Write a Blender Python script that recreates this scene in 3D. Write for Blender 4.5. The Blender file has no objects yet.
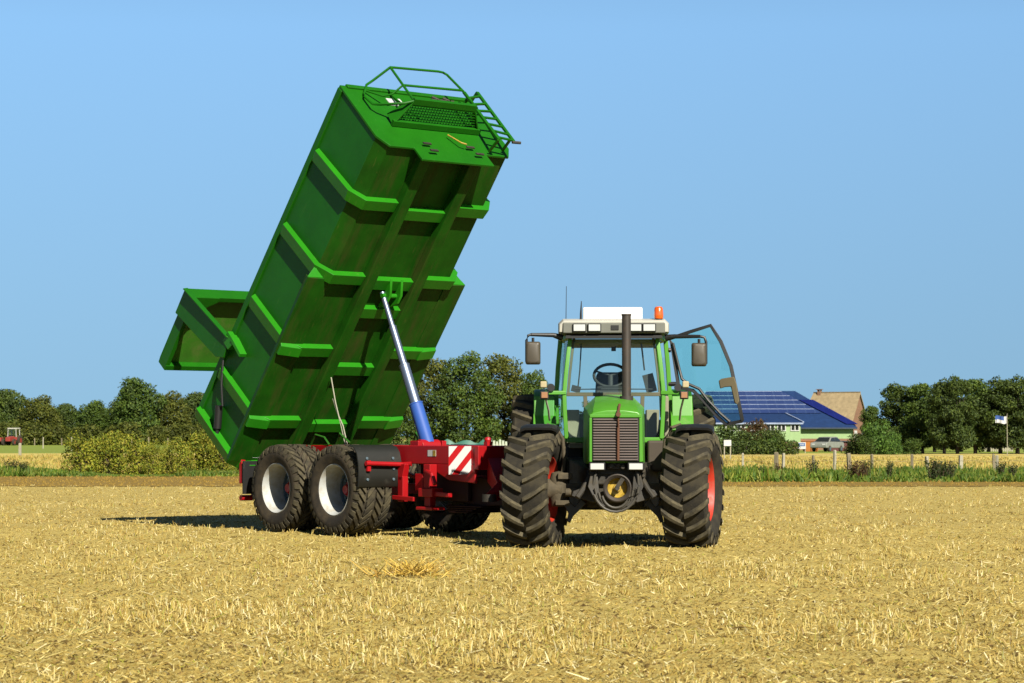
import bpy, bmesh, math, random
import numpy as np
from math import pi, sin, cos, radians, atan2, sqrt
from mathutils import Vector, Matrix, Euler

random.seed(7)
RNG = np.random.default_rng(11)
scene = bpy.context.scene
COL = scene.collection
F_PX, EYE = 2376.7, Vector((0, 0, 1.384))
HZ = 437.0

# ------------------------------------------------------------------ helpers
def at(px, py, Y):
    """point at distance Y in the direction of a picture position"""
    return Vector((Y * (px - 512) / F_PX, Y, EYE.z - Y * (py - HZ) / F_PX))

class MB:
    def __init__(s):
        s.v = []; s.f = []; s.m = []; s.mi = 0
    def add(s, vs, fs):
        o = len(s.v)
        s.v += [tuple(p) for p in vs]
        for f in fs:
            s.f.append([i + o for i in f]); s.m.append(s.mi)
    def box(s, a, b):
        x0, y0, z0 = [min(p, q) for p, q in zip(a, b)]; x1, y1, z1 = [max(p, q) for p, q in zip(a, b)]
        s.add([(x0,y0,z0),(x1,y0,z0),(x1,y1,z0),(x0,y1,z0),(x0,y0,z1),(x1,y0,z1),(x1,y1,z1),(x0,y1,z1)],
              [(0,3,2,1),(4,5,6,7),(0,1,5,4),(1,2,6,5),(2,3,7,6),(3,0,4,7)])
    def obox(s, c, size, rot=(0,0,0)):
        M = Euler(rot).to_matrix(); c = Vector(c)
        x, y, z = [d / 2 for d in size]
        vs = [c + M @ Vector(p) for p in [(-x,-y,-z),(x,-y,-z),(x,y,-z),(-x,y,-z),(-x,-y,z),(x,-y,z),(x,y,z),(-x,y,z)]]
        s.add(vs, [(0,3,2,1),(4,5,6,7),(0,1,5,4),(1,2,6,5),(2,3,7,6),(3,0,4,7)])
    def loft(s, rings, closed=True, cap=True):
        n = len(rings[0]); o = len(s.v); vs = []; fs = []
        for r in rings: vs += [tuple(p) for p in r]
        k = n if closed else n - 1
        for i in range(len(rings) - 1):
            for j in range(k):
                a = i * n + j; b = i * n + (j + 1) % n
                fs.append((a, b, b + n, a + n))
        if cap and closed:
            fs.append(tuple(range(n))[::-1]); fs.append(tuple((len(rings) - 1) * n + j for j in range(n)))
        s.add(vs, fs)
    def prism(s, poly, d):
        d = Vector(d); s.loft([[Vector(p) for p in poly], [Vector(p) + d for p in poly]])
    def strip(s, a, b, d):
        """thin strap following path a/b (two edges), thickened by vectors d"""
        rings = []
        for i, (p, q) in enumerate(zip(a, b)):
            dd = Vector(d[i] if isinstance(d, list) else d)
            p = Vector(p); q = Vector(q); rings.append([p, q, q + dd, p + dd])
        s.loft(rings)
    def tube(s, pts, r, n=8):
        pts = [Vector(p) for p in pts]; rings = []
        for i, p in enumerate(pts):
            t = (pts[min(i + 1, len(pts) - 1)] - pts[max(i - 1, 0)]).normalized()
            ref = Vector((0, 0, 1)) if abs(t.z) < .9 else Vector((1, 0, 0))
            a = t.cross(ref).normalized(); b = t.cross(a)
            rr = r[i] if isinstance(r, (list, tuple)) else r
            rings.append([p + a * rr * cos(2*pi*k/n) + b * rr * sin(2*pi*k/n) for k in range(n)])
        s.loft(rings)
    def bar(s, p, q, w, h, up=(0, 0, 1)):
        p = Vector(p); q = Vector(q); t = (q - p).normalized(); up = Vector(up)
        a = t.cross(up).normalized(); b = a.cross(t)
        s.loft([[c + a*x*w/2 + b*y*h/2 for x, y in ((-1,-1),(1,-1),(1,1),(-1,1))] for c in (p, q)])
    def lathe(s, prof, n=48, axis='x', off=(0,0,0), close=False):
        off = Vector(off); rings = []
        for k in range(n):
            a = 2*pi*k/n
            rings.append([off + (Vector((x, r*cos(a), r*sin(a))) if axis == 'x' else
                                 Vector((r*cos(a), x, r*sin(a))) if axis == 'y' else Vector((r*cos(a), r*sin(a), x))) for x, r in prof])
        rings.append(rings[0])
        s.loft(rings, closed=close, cap=False)
    def build(s, name, mats, parent=None, loc=None, rot=None, ang=35, bevel=0, recalc=True, smooth=True):
        me = bpy.data.meshes.new(name)
        me.from_pydata(s.v, [], s.f)
        if not isinstance(mats, (list, tuple)): mats = [mats]
        for m in mats: me.materials.append(m)
        if len(mats) > 1: me.polygons.foreach_set('material_index', s.m)
        if recalc:
            bm = bmesh.new(); bm.from_mesh(me)
            bmesh.ops.remove_doubles(bm, verts=bm.verts, dist=1e-5)
            bmesh.ops.recalc_face_normals(bm, faces=bm.faces); bm.to_mesh(me); bm.free()
        if smooth:
            me.shade_smooth(); me.set_sharp_from_angle(angle=radians(ang))
        o = bpy.data.objects.new(name, me); COL.objects.link(o)
        if parent: o.parent = parent
        if loc is not None: o.location = loc
        if rot is not None: o.rotation_euler = rot
        if bevel:
            bv = o.modifiers.new('Bevel', 'BEVEL'); bv.width = bevel; bv.segments = 2; bv.harden_normals = True; bv.limit_method = 'ANGLE'; bv.angle_limit = radians(40)
        return o

def tag(o, label=None, cat=None, group=None, kind=None):
    if label: o['label'] = label
    if cat: o['category'] = cat
    if group: o['group'] = group
    if kind: o['kind'] = kind
    return o
def thing(name, label, cat, loc=(0,0,0), rz=0, group=None, scale=1):
    o = bpy.data.objects.new(name, None); COL.objects.link(o); o.empty_display_size = .3
    o.location = loc; o.rotation_euler = (0, 0, rz); o.scale = (scale,)*3
    return tag(o, label, cat, group)
def dup(o, parent=None):
    c = o.copy(); COL.objects.link(c); c.parent = parent
    if parent is None:
        pass
    for ch in list(o.children): dup(ch, c)
    return c
def npmesh(name, V, Fq, mats, kind=None, smooth=False):
    me = bpy.data.meshes.new(name)
    V = np.asarray(V, np.float32); Fq = np.asarray(Fq, np.int32); k = Fq.shape[1]
    me.vertices.add(len(V)); me.vertices.foreach_set('co', V.ravel())
    me.loops.add(Fq.size); me.loops.foreach_set('vertex_index', Fq.ravel())
    me.polygons.add(len(Fq)); me.polygons.foreach_set('loop_start', np.arange(len(Fq), dtype=np.int32) * k)
    me.update(calc_edges=True); me.validate()
    me.polygons.foreach_set('use_smooth', np.full(len(Fq), smooth))
    for m in (mats if isinstance(mats, list) else [mats]): me.materials.append(m)
    return me
def link(name, me, parent=None, loc=(0,0,0), kind=None):
    o = bpy.data.objects.new(name, me); COL.objects.link(o); o.parent = parent; o.location = loc
    if kind: o['kind'] = kind
    return o

# ------------------------------------------------------------------ materials
def new_mat(name):
    m = bpy.data.materials.new(name); m.use_nodes = True
    nt = m.node_tree; nt.nodes.clear()
    out = nt.nodes.new('ShaderNodeOutputMaterial'); return m, nt, out
def N(nt, t, **kw):
    n = nt.nodes.new(t)
    for k, v in kw.items():
        if k in n.inputs and not hasattr(n, k): n.inputs[k].default_value = v
        else: setattr(n, k, v)
    return n
def noise(nt, scale, detail=4, rough=.6, stretch=None, coord='Object'):
    tc = N(nt, 'ShaderNodeTexCoord'); no = N(nt, 'ShaderNodeTexNoise')
    no.inputs['Scale'].default_value = scale; no.inputs['Detail'].default_value = detail; no.inputs['Roughness'].default_value = rough
    if stretch:
        mp = N(nt, 'ShaderNodeMapping'); mp.inputs['Scale'].default_value = stretch
        nt.links.new(tc.outputs[coord], mp.inputs[0]); nt.links.new(mp.outputs[0], no.inputs['Vector'])
    else: nt.links.new(tc.outputs[coord], no.inputs['Vector'])
    return no.outputs['Fac']
def ramp(nt, fac, stops):
    r = N(nt, 'ShaderNodeValToRGB'); e = r.color_ramp.elements
    while len(e) < len(stops): e.new(.5)
    for el, (p, c) in zip(e, stops):
        el.position = p; el.color = (*c, 1) if len(c) == 3 else c
    nt.links.new(fac, r.inputs[0]); return r.outputs[0]
def mixc(nt, fac, a, b, mode='MIX'):
    m = N(nt, 'ShaderNodeMix', data_type='RGBA', blend_type=mode)
    for sk, v in ((0, fac), (6, a), (7, b)):
        if hasattr(v, 'links') or hasattr(v, 'is_linked'): nt.links.new(v, m.inputs[sk])
        else: m.inputs[sk].default_value = v if not isinstance(v, tuple) else ((*v, 1) if len(v) == 3 else v)
    return m.outputs[2]
ALB = .365
GAIN = .69                                          # base colours match the bright exposure
KEEP = {'trailer_green','belly_shaded_green','rib_sunlit_green','tractor_green','red_paint','chrome','gate_inner','red_bright','orange','white_box','cyl_blue','rim_red'}
def mat(name, col, rough=.5, metal=0, dirt=0, dirtcol=(.10,.075,.035), dscale=3, dstretch=None, var=.12, bump=0, bscale=40, spec=.35, coat=0, scuff=0, scol=(.2,.2,.06)):
    m, nt, out = new_mat(name)
    b = N(nt, 'ShaderNodeBsdfPrincipled'); nt.links.new(b.outputs[0], out.inputs[0])
    b.inputs['Roughness'].default_value = rough; b.inputs['Metallic'].default_value = metal
    b.inputs['Specular IOR Level'].default_value = spec; b.inputs['Coat Weight'].default_value = coat
    k_ = ALB if name not in KEEP else GAIN
    col = tuple(c * k_ for c in col); dirtcol = tuple(c * ALB for c in dirtcol); scol = tuple(c * GAIN for c in scol)
    dark = tuple(c * (1 - var) for c in col); lite = tuple(min(1, c * (1 + var)) for c in col)
    c = ramp(nt, noise(nt, 2.3, 5), [(.3, dark), (.7, lite)])
    if dirt:
        f = noise(nt, dscale, 8, .7, dstretch)
        lo = .78 - dirt * .5
        fr = ramp(nt, f, [(lo, (0,0,0)), (min(1, lo + .25), (min(1, dirt*1.2),)*3)])
        c = mixc(nt, fr, c, dirtcol)
        rr = ramp(nt, f, [(lo, (rough,)*3), (min(1, lo+.25), (.9,)*3)])
        nt.links.new(rr, b.inputs['Roughness'])
    if scuff:
        c = mixc(nt, ramp(nt, noise(nt, 11, 10, .78, (.5,1,1)), [(.60,(0,0,0)), (.70,(scuff,)*3)]), c, scol)
        c = mixc(nt, ramp(nt, noise(nt, 34, 3, .5, (.12,1,1)), [(.66,(0,0,0)), (.74,(scuff*.8,)*3)]), c, scol)
    nt.links.new(c, b.inputs['Base Color'])
    if bump:
        bp = N(nt, 'ShaderNodeBump'); bp.inputs['Strength'].default_value = bump; bp.inputs['Distance'].default_value = .02
        nt.links.new(noise(nt, bscale, 6), bp.inputs['Height']); nt.links.new(bp.outputs[0], b.inputs['Normal'])
    return m
def leaf_mat(name, a, b, c, trans=.3):
    m, nt, out = new_mat(name)
    kk = {'leaf_hedge': 1.2, 'leaf_light': 1.0, 'leaf_dark': .98, 'leaf_mid': .85, 'leaf_olive': .78, 'verge_leaf': .62, 'dry_grass': .95}.get(name, .60)
    a, b, c = [tuple(q*kk*GAIN for q in t_) for t_ in (a, b, c)]
    g = N(nt, 'ShaderNodeNewGeometry')
    col = ramp(nt, g.outputs['Random Per Island'], [(0, a), (.5, b), (1, c)])
    big = ramp(nt, noise(nt, .55, 3), [(.35, (.62,.62,.62)), (.65, (1.2,1.15,1.05))])
    col = mixc(nt, 1.0, col, big, 'MULTIPLY')
    d = N(nt, 'ShaderNodeBsdfPrincipled'); d.inputs['Roughness'].default_value = .65; d.inputs['Specular IOR Level'].default_value = .25
    t = N(nt, 'ShaderNodeBsdfTranslucent'); mx = N(nt, 'ShaderNodeMixShader'); mx.inputs[0].default_value = trans
    nt.links.new(col, d.inputs['Base Color']); nt.links.new(col, t.inputs['Color'])
    nt.links.new(d.outputs[0], mx.inputs[1]); nt.links.new(t.outputs[0], mx.inputs[2]); nt.links.new(mx.outputs[0], out.inputs[0])
    return m
def glass_mat(name, tint, refl=.5):
    m, nt, out = new_mat(name)
    t = N(nt, 'ShaderNodeBsdfTransparent'); t.inputs[0].default_value = (*tint, 1)
    g = N(nt, 'ShaderNodeBsdfGlossy'); g.inputs['Roughness'].default_value = .02; g.inputs[0].default_value = (.9,.95,.95,1)
    fr = N(nt, 'ShaderNodeFresnel'); fr.inputs[0].default_value = 1.45
    mu = N(nt, 'ShaderNodeMath', operation='MULTIPLY'); mu.inputs[1].default_value = refl * 2
    nt.links.new(fr.outputs[0], mu.inputs[0])
    mx = N(nt, 'ShaderNodeMixShader'); nt.links.new(mu.outputs[0], mx.inputs[0])
    nt.links.new(t.outputs[0], mx.inputs[1]); nt.links.new(g.outputs[0], mx.inputs[2]); nt.links.new(mx.outputs[0], out.inputs[0])
    return m

M = {}
M['trailer_green'] = mat('trailer_green', (.007,.088,.0022), .45, dirt=.22, dirtcol=(.05,.15,.012), dscale=2.2, var=.12, spec=.15, bump=.25, bscale=1.7, scuff=.25, scol=(.06,.16,.03))
M['belly_shaded_green'] = mat('belly_shaded_green', (.007,.058,.002), .5, dirt=.60, dirtcol=(.085,.072,.010), dscale=2.4, dstretch=(.25,1.6,1), var=.25, spec=.12, scuff=.45, scol=(.10,.09,.022))  # trailer green darkened to stand for underside shade, with brown stains over it
M['rib_sunlit_green'] = mat('rib_sunlit_green', (.013,.150,.004), .42, dirt=.18, dirtcol=(.08,.15,.012), dscale=4, var=.1, spec=.2, scuff=.3, scol=(.10,.20,.03))  # same paint made brighter so the sunlit rib faces stand out
M['gate_inner'] = mat('gate_inner', (.03,.14,.006), .55, dirt=.5, dirtcol=(.24,.22,.05), dscale=2.5, dstretch=(1,1,1), var=.2)
M['tractor_green'] = mat('tractor_green', (.052,.205,.011), .42, dirt=.42, dirtcol=(.30,.30,.12), dscale=5, var=.08, spec=.35)
M['tractor_green_dark'] = mat('tractor_green_dark', (.03,.16,.01), .45, dirt=.3, dscale=5, var=.1)
M['red_paint'] = mat('red_paint', (.25,.002,.004), .45, dirt=.2, dirtcol=(.12,.03,.015), dscale=5, var=.12, spec=.3)
M['red_bright'] = mat('red_bright', (.30,.004,.006), .45, dirt=.12, dscale=6, var=.04)
M['sign_white'] = mat('sign_white', (.78,.79,.78), .5, dirt=.15, dirtcol=(.4,.38,.33), dscale=6, var=.03)
M['rubber'] = mat('rubber', (.040,.032,.022), .85, dirt=.75, dirtcol=(.105,.078,.042), dscale=5, var=.25, bump=.25, bscale=60, spec=.25)
M['rubber_tread'] = mat('rubber_tread', (.030,.026,.018), .9, dirt=.65, dirtcol=(.085,.070,.038), dscale=4, var=.25, bump=.3, bscale=50, spec=.2)
M['block'] = mat('block', (.050,.043,.028), .88, dirt=.75, dirtcol=(.165,.138,.075), dscale=6, var=.25, bump=.25, bscale=50, spec=.2)
M['lug'] = mat('lug', (.055,.047,.030), .85, dirt=.8, dirtcol=(.165,.138,.075), dscale=9, var=.25, bump=.2, bscale=60, spec=.25)
M['black'] = mat('black', (.012,.012,.012), .5, dirt=.35, dirtcol=(.09,.075,.05), dscale=6)
M['mudflap'] = mat('mudflap', (.016,.017,.013), .5, dirt=.45, dirtcol=(.06,.056,.035), dscale=4)
M['rim_white'] = mat('rim_white', (.64,.66,.64), .5, dirt=.65, dirtcol=(.45,.38,.25), dscale=7, var=.05)
M['rim_shade_steel'] = mat('rim_shade_steel', (.12,.18,.22), .5, metal=.0, dirt=.3, dscale=7)  # steel grey with the bluish shade of the deep dish put into it
M['rim_red'] = mat('rim_red', (.33,.022,.009), .5, dirt=.5, dirtcol=(.36,.16,.08), dscale=8, var=.15)
M['chrome'] = mat('chrome', (.17,.21,.29), .42, metal=.85, var=.03)
M['cyl_blue'] = mat('cyl_blue', (.022,.07,.28), .55, metal=.0, dirt=.25, dscale=6, var=.08, spec=.2)
M['cast'] = mat('cast', (.032,.027,.018), .7, dirt=.6, dirtcol=(.10,.075,.035), dscale=8, var=.3, bump=.3, bscale=30)
M['axle_dust'] = mat('axle_dust', (.085,.066,.034), .8, dirt=.6, dirtcol=(.20,.155,.085), dscale=8, var=.2, bump=.3, bscale=30)
M['yellow'] = mat('yellow', (.58,.38,.03), .5, dirt=.65, dirtcol=(.16,.10,.04), dscale=14)
M['brown_pipe'] = mat('brown_pipe', (.075,.062,.05), .55, metal=.3, dirt=.5, dirtcol=(.15,.08,.04), dscale=12)
M['drawbar'] = mat('drawbar', (.035,.008,.008), .7, dirt=.5, dirtcol=(.05,.04,.025), dscale=6, spec=.2)
M['grille'] = mat('grille', (.016,.013,.012), .6, dirt=.5, dirtcol=(.14,.10,.07), dscale=10)
M['slat'] = mat('slat', (.25,.205,.19), .5, dirt=.4, dirtcol=(.12,.08,.05), dscale=12)
M['cream'] = mat('cream', (.72,.70,.60), .45, dirt=.35, dirtcol=(.42,.36,.24), dscale=5, var=.04)
M['grey_plastic'] = mat('grey_plastic', (.20,.205,.17), .55, dirt=.3, dscale=8)
M['olive_frame'] = mat('olive_frame', (.13,.12,.06), .6, dirt=.4, dirtcol=(.25,.2,.1), dscale=8)
M['interior'] = mat('interior', (.03,.034,.034), .7)
M['interior_dust'] = mat('interior_dust', (.35,.33,.22), .8)
M['lamp_glass'] = mat('lamp_glass', (.80,.82,.78), .15, var=.04, coat=.8)
M['orange'] = mat('orange', (.55,.08,.005), .25, var=.1, coat=.8)
M['amber_cream'] = mat('amber_cream', (.62,.52,.30), .35, dirt=.3)
M['amber_dust'] = mat('amber_dust', (.45,.22,.10), .4, dirt=.3)
M['glass'] = glass_mat('glass', (.86,.96,.93), .35)
M['glass_teal'] = glass_mat('glass_teal', (.75,.96,.93), .3)
M['glass_rear'] = glass_mat('glass_rear', (.92,.97,.95), .2)
M['white_box'] = mat('white_box', (.62,.62,.60), .4, var=.02)
M['wood_post'] = mat('wood_post', (.30,.25,.15), .85, var=.3, bump=.4, bscale=20)
M['white_post'] = mat('white_post', (.50,.46,.33), .7, var=.15)
M['bark'] = mat('bark', (.06,.045,.03), .9, var=.3)
M['hedge_stem'] = mat('hedge_stem', (.16,.11,.06), .9, var=.3)

# ------------------------------------------------------------------ world, sun, camera
PHI, EL = radians(65), radians(36)
sunv = Vector((cos(PHI)*cos(EL), -sin(PHI)*cos(EL), sin(EL)))
w = bpy.data.worlds.new('World'); scene.world = w; w.use_nodes = True
nt = w.node_tree; bg = nt.nodes['Background']
sky = nt.nodes.new('ShaderNodeTexSky'); sky.sky_type = 'NISHITA'; sky.sun_disc = False
sky.sun_elevation = EL; sky.sun_rotation = atan2(sunv.x, sunv.y)
sky.air_density = 1.0; sky.dust_density = 0.6; sky.ozone_density = 2.0; sky.altitude = 0
tc_ = nt.nodes.new('ShaderNodeTexCoord'); mp_ = nt.nodes.new('ShaderNodeMapping')      # lookup raised so the pale horizon band drops out of the sky
mp_.inputs['Scale'].default_value = (1, 1, .30); mp_.inputs['Location'].default_value = (0, 0, .30)
nm_ = nt.nodes.new('ShaderNodeVectorMath'); nm_.operation = 'NORMALIZE'
nt.links.new(tc_.outputs['Generated'], mp_.inputs[0]); nt.links.new(mp_.outputs[0], nm_.inputs[0]); nt.links.new(nm_.outputs[0], sky.inputs[0])
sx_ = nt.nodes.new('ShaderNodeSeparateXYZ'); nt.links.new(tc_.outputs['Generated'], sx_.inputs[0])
gr_ = nt.nodes.new('ShaderNodeValToRGB'); e_ = gr_.color_ramp.elements  # gradient tints the sky and dims the unseen upper dome to weaken fill
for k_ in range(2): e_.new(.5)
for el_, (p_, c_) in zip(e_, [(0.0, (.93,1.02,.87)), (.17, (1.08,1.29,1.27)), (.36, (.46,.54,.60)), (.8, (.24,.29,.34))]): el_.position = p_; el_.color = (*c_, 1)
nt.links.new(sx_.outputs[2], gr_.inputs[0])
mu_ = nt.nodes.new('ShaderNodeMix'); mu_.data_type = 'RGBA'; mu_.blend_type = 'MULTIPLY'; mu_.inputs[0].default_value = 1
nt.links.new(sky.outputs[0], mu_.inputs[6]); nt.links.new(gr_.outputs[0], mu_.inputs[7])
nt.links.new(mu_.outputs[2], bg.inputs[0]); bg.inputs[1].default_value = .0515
L = bpy.data.lights.new('sun', 'SUN'); L.energy = 5.0; L.angle = radians(.53); L.color = (1, .93, .80)
so = bpy.data.objects.new('sun', L); COL.objects.link(so); so.rotation_euler = sunv.to_track_quat('Z', 'Y').to_euler(); so.location = (20, -20, 40)
cd = bpy.data.cameras.new('camera'); cam = bpy.data.objects.new('camera', cd); COL.objects.link(cam)
cd.sensor_width = 36; cd.lens = F_PX / 1024 * 36; cd.clip_end = 20000; cd.clip_start = .1
cam.location = EYE; cam.rotation_euler = (pi/2 + math.atan((HZ - 341.5) / F_PX), 0, 0)
cd.dof.use_dof = True; cd.dof.focus_distance = 31; cd.dof.aperture_fstop = 8
scene.camera = cam
vs = scene.view_settings; vs.view_transform = 'Standard'; vs.look = 'None'; vs.gamma = 1; vs.use_curve_mapping = False; vs.exposure = 1.55

# ------------------------------------------------------------------ ground
def vnoise(x, y, seed):
    r = np.random.default_rng(seed); T = r.random((256, 256))
    xi = np.floor(x).astype(int); yi = np.floor(y).astype(int); fx = x - xi; fy = y - yi
    fx = fx*fx*(3-2*fx); fy = fy*fy*(3-2*fy)
    g = lambda a, b: T[a % 256, b % 256]
    return (g(xi,yi)*(1-fx)+g(xi+1,yi)*fx)*(1-fy)+(g(xi,yi+1)*(1-fx)+g(xi+1,yi+1)*fx)*fy
def gz0(y):
    t = np.clip((y - 29.8) / 4.5, 0, 1); t = t*t*(3-2*t)
    return .041 * (1 - t) - .028 * t
def gz(x, y):
    x = np.asarray(x, float); y = np.asarray(y, float)
    near = np.clip((60 - y) / 25, 0, 1)
    n = (vnoise(x*.5, y*.5, 1)-.5)*.05 + (vnoise(x*2.2, y*2.2, 2)-.5)*.03 + (vnoise(x*6, y*6, 3)-.5)*.02 + (vnoise(x*13, y*13, 4)-.5)*.026
    return gz0(y) - .012 + n * near
xs = np.concatenate([-np.geomspace(9000, 9.2, 46), np.arange(-9, 9.01, .07), np.geomspace(9.2, 9000, 46)])
ys = np.concatenate([-np.geomspace(3000, 1.2, 26), np.arange(-1, 10.4, .4), np.arange(10.5, 37, .07), np.geomspace(37.1, 12000, 110)])
XX, YY = np.meshgrid(xs, ys); ZZ = gz(XX, YY)
nx, ny = len(xs), len(ys)
idx = np.arange(nx * ny).reshape(ny, nx)
Fq = np.stack([idx[:-1,:-1], idx[:-1,1:], idx[1:,1:], idx[1:,:-1]], -1).reshape(-1, 4)
def soil_mat(name, a, b, c, spots=(.10,.07,.025), bump=.6, s=1.0):
    m, nt, out = new_mat(name)
    a, b, c, spots = [tuple(q*.445 for q in t_) for t_ in (a, b, c, spots)]
    b_ = N(nt, 'ShaderNodeBsdfPrincipled'); b_.inputs['Roughness'].default_value = .95; b_.inputs['Specular IOR Level'].default_value = .1
    n1 = noise(nt, 26*s, 8, .8); n2 = noise(nt, .35*s, 4); n3 = noise(nt, 30*s, 4, .7)
    c1 = ramp(nt, n1, [(.30, a), (.5, b), (.72, c)])
    c2 = mixc(nt, ramp(nt, n2, [(.38,(0,0,0)), (.66,(.45,)*3)]), c1, tuple(x*.82 for x in b))
    c3 = mixc(nt, ramp(nt, n3, [(.56,(0,0,0)), (.66,(.75,)*3)]), c2, spots)
    nt.links.new(c3, b_.inputs['Base Color'])
    bp = N(nt, 'ShaderNodeBump'); bp.inputs['Strength'].default_value = bump; bp.inputs['Distance'].default_value = .04
    nt.links.new(noise(nt, 22*s, 8, .7), bp.inputs['Height']); nt.links.new(bp.outputs[0], b_.inputs['Normal'])
    nt.links.new(b_.outputs[0], out.inputs[0]); return m
M['soil'] = soil_mat('soil', (.38,.275,.072), (.57,.44,.13), (.68,.56,.185), spots=(.14,.09,.03))  # dark spots paint in both clods and the shade of small holes
M['clod'] = soil_mat('clod', (.09,.058,.017), (.14,.09,.026), (.20,.135,.04), spots=(.05,.03,.01))  # dark lumps serve as clods and as painted shade of soil pits
M['crumb'] = soil_mat('crumb', (.24,.16,.04), (.36,.26,.07), (.50,.39,.12), spots=(.15,.095,.025))
M['tilled'] = soil_mat('tilled', (.20,.13,.025), (.30,.195,.040), (.42,.29,.075), s=.6)
M['grain'] = soil_mat('grain', (.56,.43,.11), (.68,.54,.15), (.76,.63,.21), spots=(.46,.40,.10), bump=.3, s=.12)
M['meadow'] = soil_mat('meadow', (.19,.27,.035), (.25,.32,.045), (.33,.36,.07), spots=(.40,.36,.10), bump=.3, s=.1)
g = link('field', npmesh('field', np.stack([XX, YY, ZZ], -1).reshape(-1, 3), Fq, M['soil'], smooth=True), kind='structure')

def sheet(name, x0, x1, y0, y1, z, m, wav=0, seed=5, nseg=60):
    xs = np.linspace(x0, x1, nseg); r = np.random.default_rng(seed)
    v = []
    for x in xs:
        v += [(x, y0 + (r.random()-.5)*wav, z), (x, y1 + (r.random()-.5)*wav, z)]
    f = [(2*i, 2*i+2, 2*i+3, 2*i+1) for i in range(nseg-1)]
    return link(name, npmesh(name, v, f, m), kind='structure')
ZG = -.04
sheet('tilled_strip', -60, 60, 68.5, 88, ZG + .012, M['tilled'], 1.2, nseg=300)
sheet('grain_field', -500, 600, 90, 205, ZG + .016, M['grain'], 1, nseg=60)
sheet('meadow', -1500, 1500, 205, 900, ZG + .012, M['meadow'], 2, nseg=60)
sheet('verge', -80, 80, 86, 92, ZG + .020, M['meadow'], 1.5, nseg=200)
sheet('verge_right', 5, 80, 75.5, 88, ZG + .016, M['meadow'], 1.2, nseg=160)

# ------------------------------------------------------------------ blades (stubble, grass) as single 'stuff' meshes
def blades(P, H, Wd, lean, az, curve=.0, segs=1):
    """P roots (n,3), H length, Wd width, lean from vertical, az lean direction"""
    n = len(P)
    d = np.stack([np.sin(lean)*np.cos(az), np.sin(lean)*np.sin(az), np.cos(lean)], 1)
    tw = RNG.uniform(-.9, .9, n)                                # face roughly towards south, twisted
    s = np.stack([np.cos(tw), np.sin(tw), np.zeros(n)], 1)
    s = s - d * np.sum(s*d, 1)[:, None]; s /= np.linalg.norm(s, axis=1)[:, None]
    a = P - s * Wd[:, None]/2; b = P + s * Wd[:, None]/2
    t = P + d * H[:, None]
    c = t + s * Wd[:, None]*.3; e = t - s * Wd[:, None]*.3
    V = np.stack([a, b, c, e], 1).reshape(-1, 3)
    F_ = np.arange(4*n).reshape(n, 4); return V, F_
def straw_mat():
    m, nt, out = new_mat('straw')
    g = N(nt, 'ShaderNodeNewGeometry')
    col = ramp(nt, g.outputs['Random Per Island'], [(p_, tuple(q*.47 for q in c_)) for p_, c_ in [(0,(.26,.15,.03)),(.2,(.46,.31,.06)),(.55,(.62,.47,.12)),(.82,(.76,.63,.24)),(.93,(.90,.80,.46)),(.965,(.34,.36,.04)),(1,(.40,.36,.04))]])
    d = N(nt, 'ShaderNodeBsdfPrincipled'); d.inputs['Roughness'].default_value = .55; d.inputs['Specular IOR Level'].default_value = .3
    t = N(nt, 'ShaderNodeBsdfTranslucent'); mx = N(nt, 'ShaderNodeMixShader'); mx.inputs[0].default_value = .2
    nt.links.new(col, d.inputs['Base Color']); nt.links.new(col, t.inputs['Color'])
    nt.links.new(d.outputs[0], mx.inputs[1]); nt.links.new(t.outputs[0], mx.inputs[2]); nt.links.new(mx.outputs[0], out.inputs[0]); return m
M['straw'] = straw_mat()
def sample_field(n, y0=11.0, y1=69.5, p=1.7):
    u = RNG.random(n); a = y0**(1-p); b = y1**(1-p)
    y = (a + u*(b-a))**(1/(1-p))
    x = RNG.uniform(-1, 1, n) * (y*.235 + 3.2)
    return x, y
def stubble():
    Vs = []; Fs = []; o = 0
    def push(x, y, H, W_, lean, az):
        nonlocal o
        P = np.stack([x, y, gz(x, y) - .005], 1)
        V, F_ = blades(P, H, W_, lean, az); Vs.append(V); Fs.append(F_ + o); o += len(V)
    # standing stalks in tufts along faint drill rows
    nt_ = 17000
    tx, ty = sample_field(nt_)
    row = np.round((tx*.97 + ty*.24) / .16) * .16 - ty*.24
    tx = np.where(RNG.random(nt_) < .6, row/.97, tx)
    keep = vnoise(tx*.9, ty*.9, 9) + RNG.random(nt_)*.5 > .78
    tx, ty = tx[keep], ty[keep]
    k = 6
    x = np.repeat(tx, k) + RNG.normal(0, .035, len(tx)*k); y = np.repeat(ty, k) + RNG.normal(0, .035, len(tx)*k); n = len(x)
    push(x, y, RNG.uniform(.02, .085, n), .004 + y*.00014 + RNG.random(n)*.002, np.abs(RNG.normal(.45, .35, n)), RNG.uniform(0, 2*pi, n))
    # loose straw lying about
    n = 92000; x, y = sample_field(n, p=1.75)
    kp = vnoise(x*1.6, y*1.6, 10) + RNG.random(n)*.7 > .6; x, y = x[kp], y[kp]; n = len(x)
    push(x, y, .03 + .13*RNG.random(n)**2, .0035 + y*.00014 + RNG.random(n)*.002, RNG.uniform(1.2, 1.62, n), RNG.uniform(0, 2*pi, n))
    # chaff scraps
    n = 230000; x, y = sample_field(n, p=1.9)
    push(x, y, RNG.uniform(.012, .045, n), .005 + y*.00016 + RNG.random(n)*.005, RNG.uniform(1.0, 1.6, n), RNG.uniform(0, 2*pi, n))
    return npmesh('stubble', np.concatenate(Vs), np.concatenate(Fs), M['straw'])
link('stubble', stubble(), kind='stuff')

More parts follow.
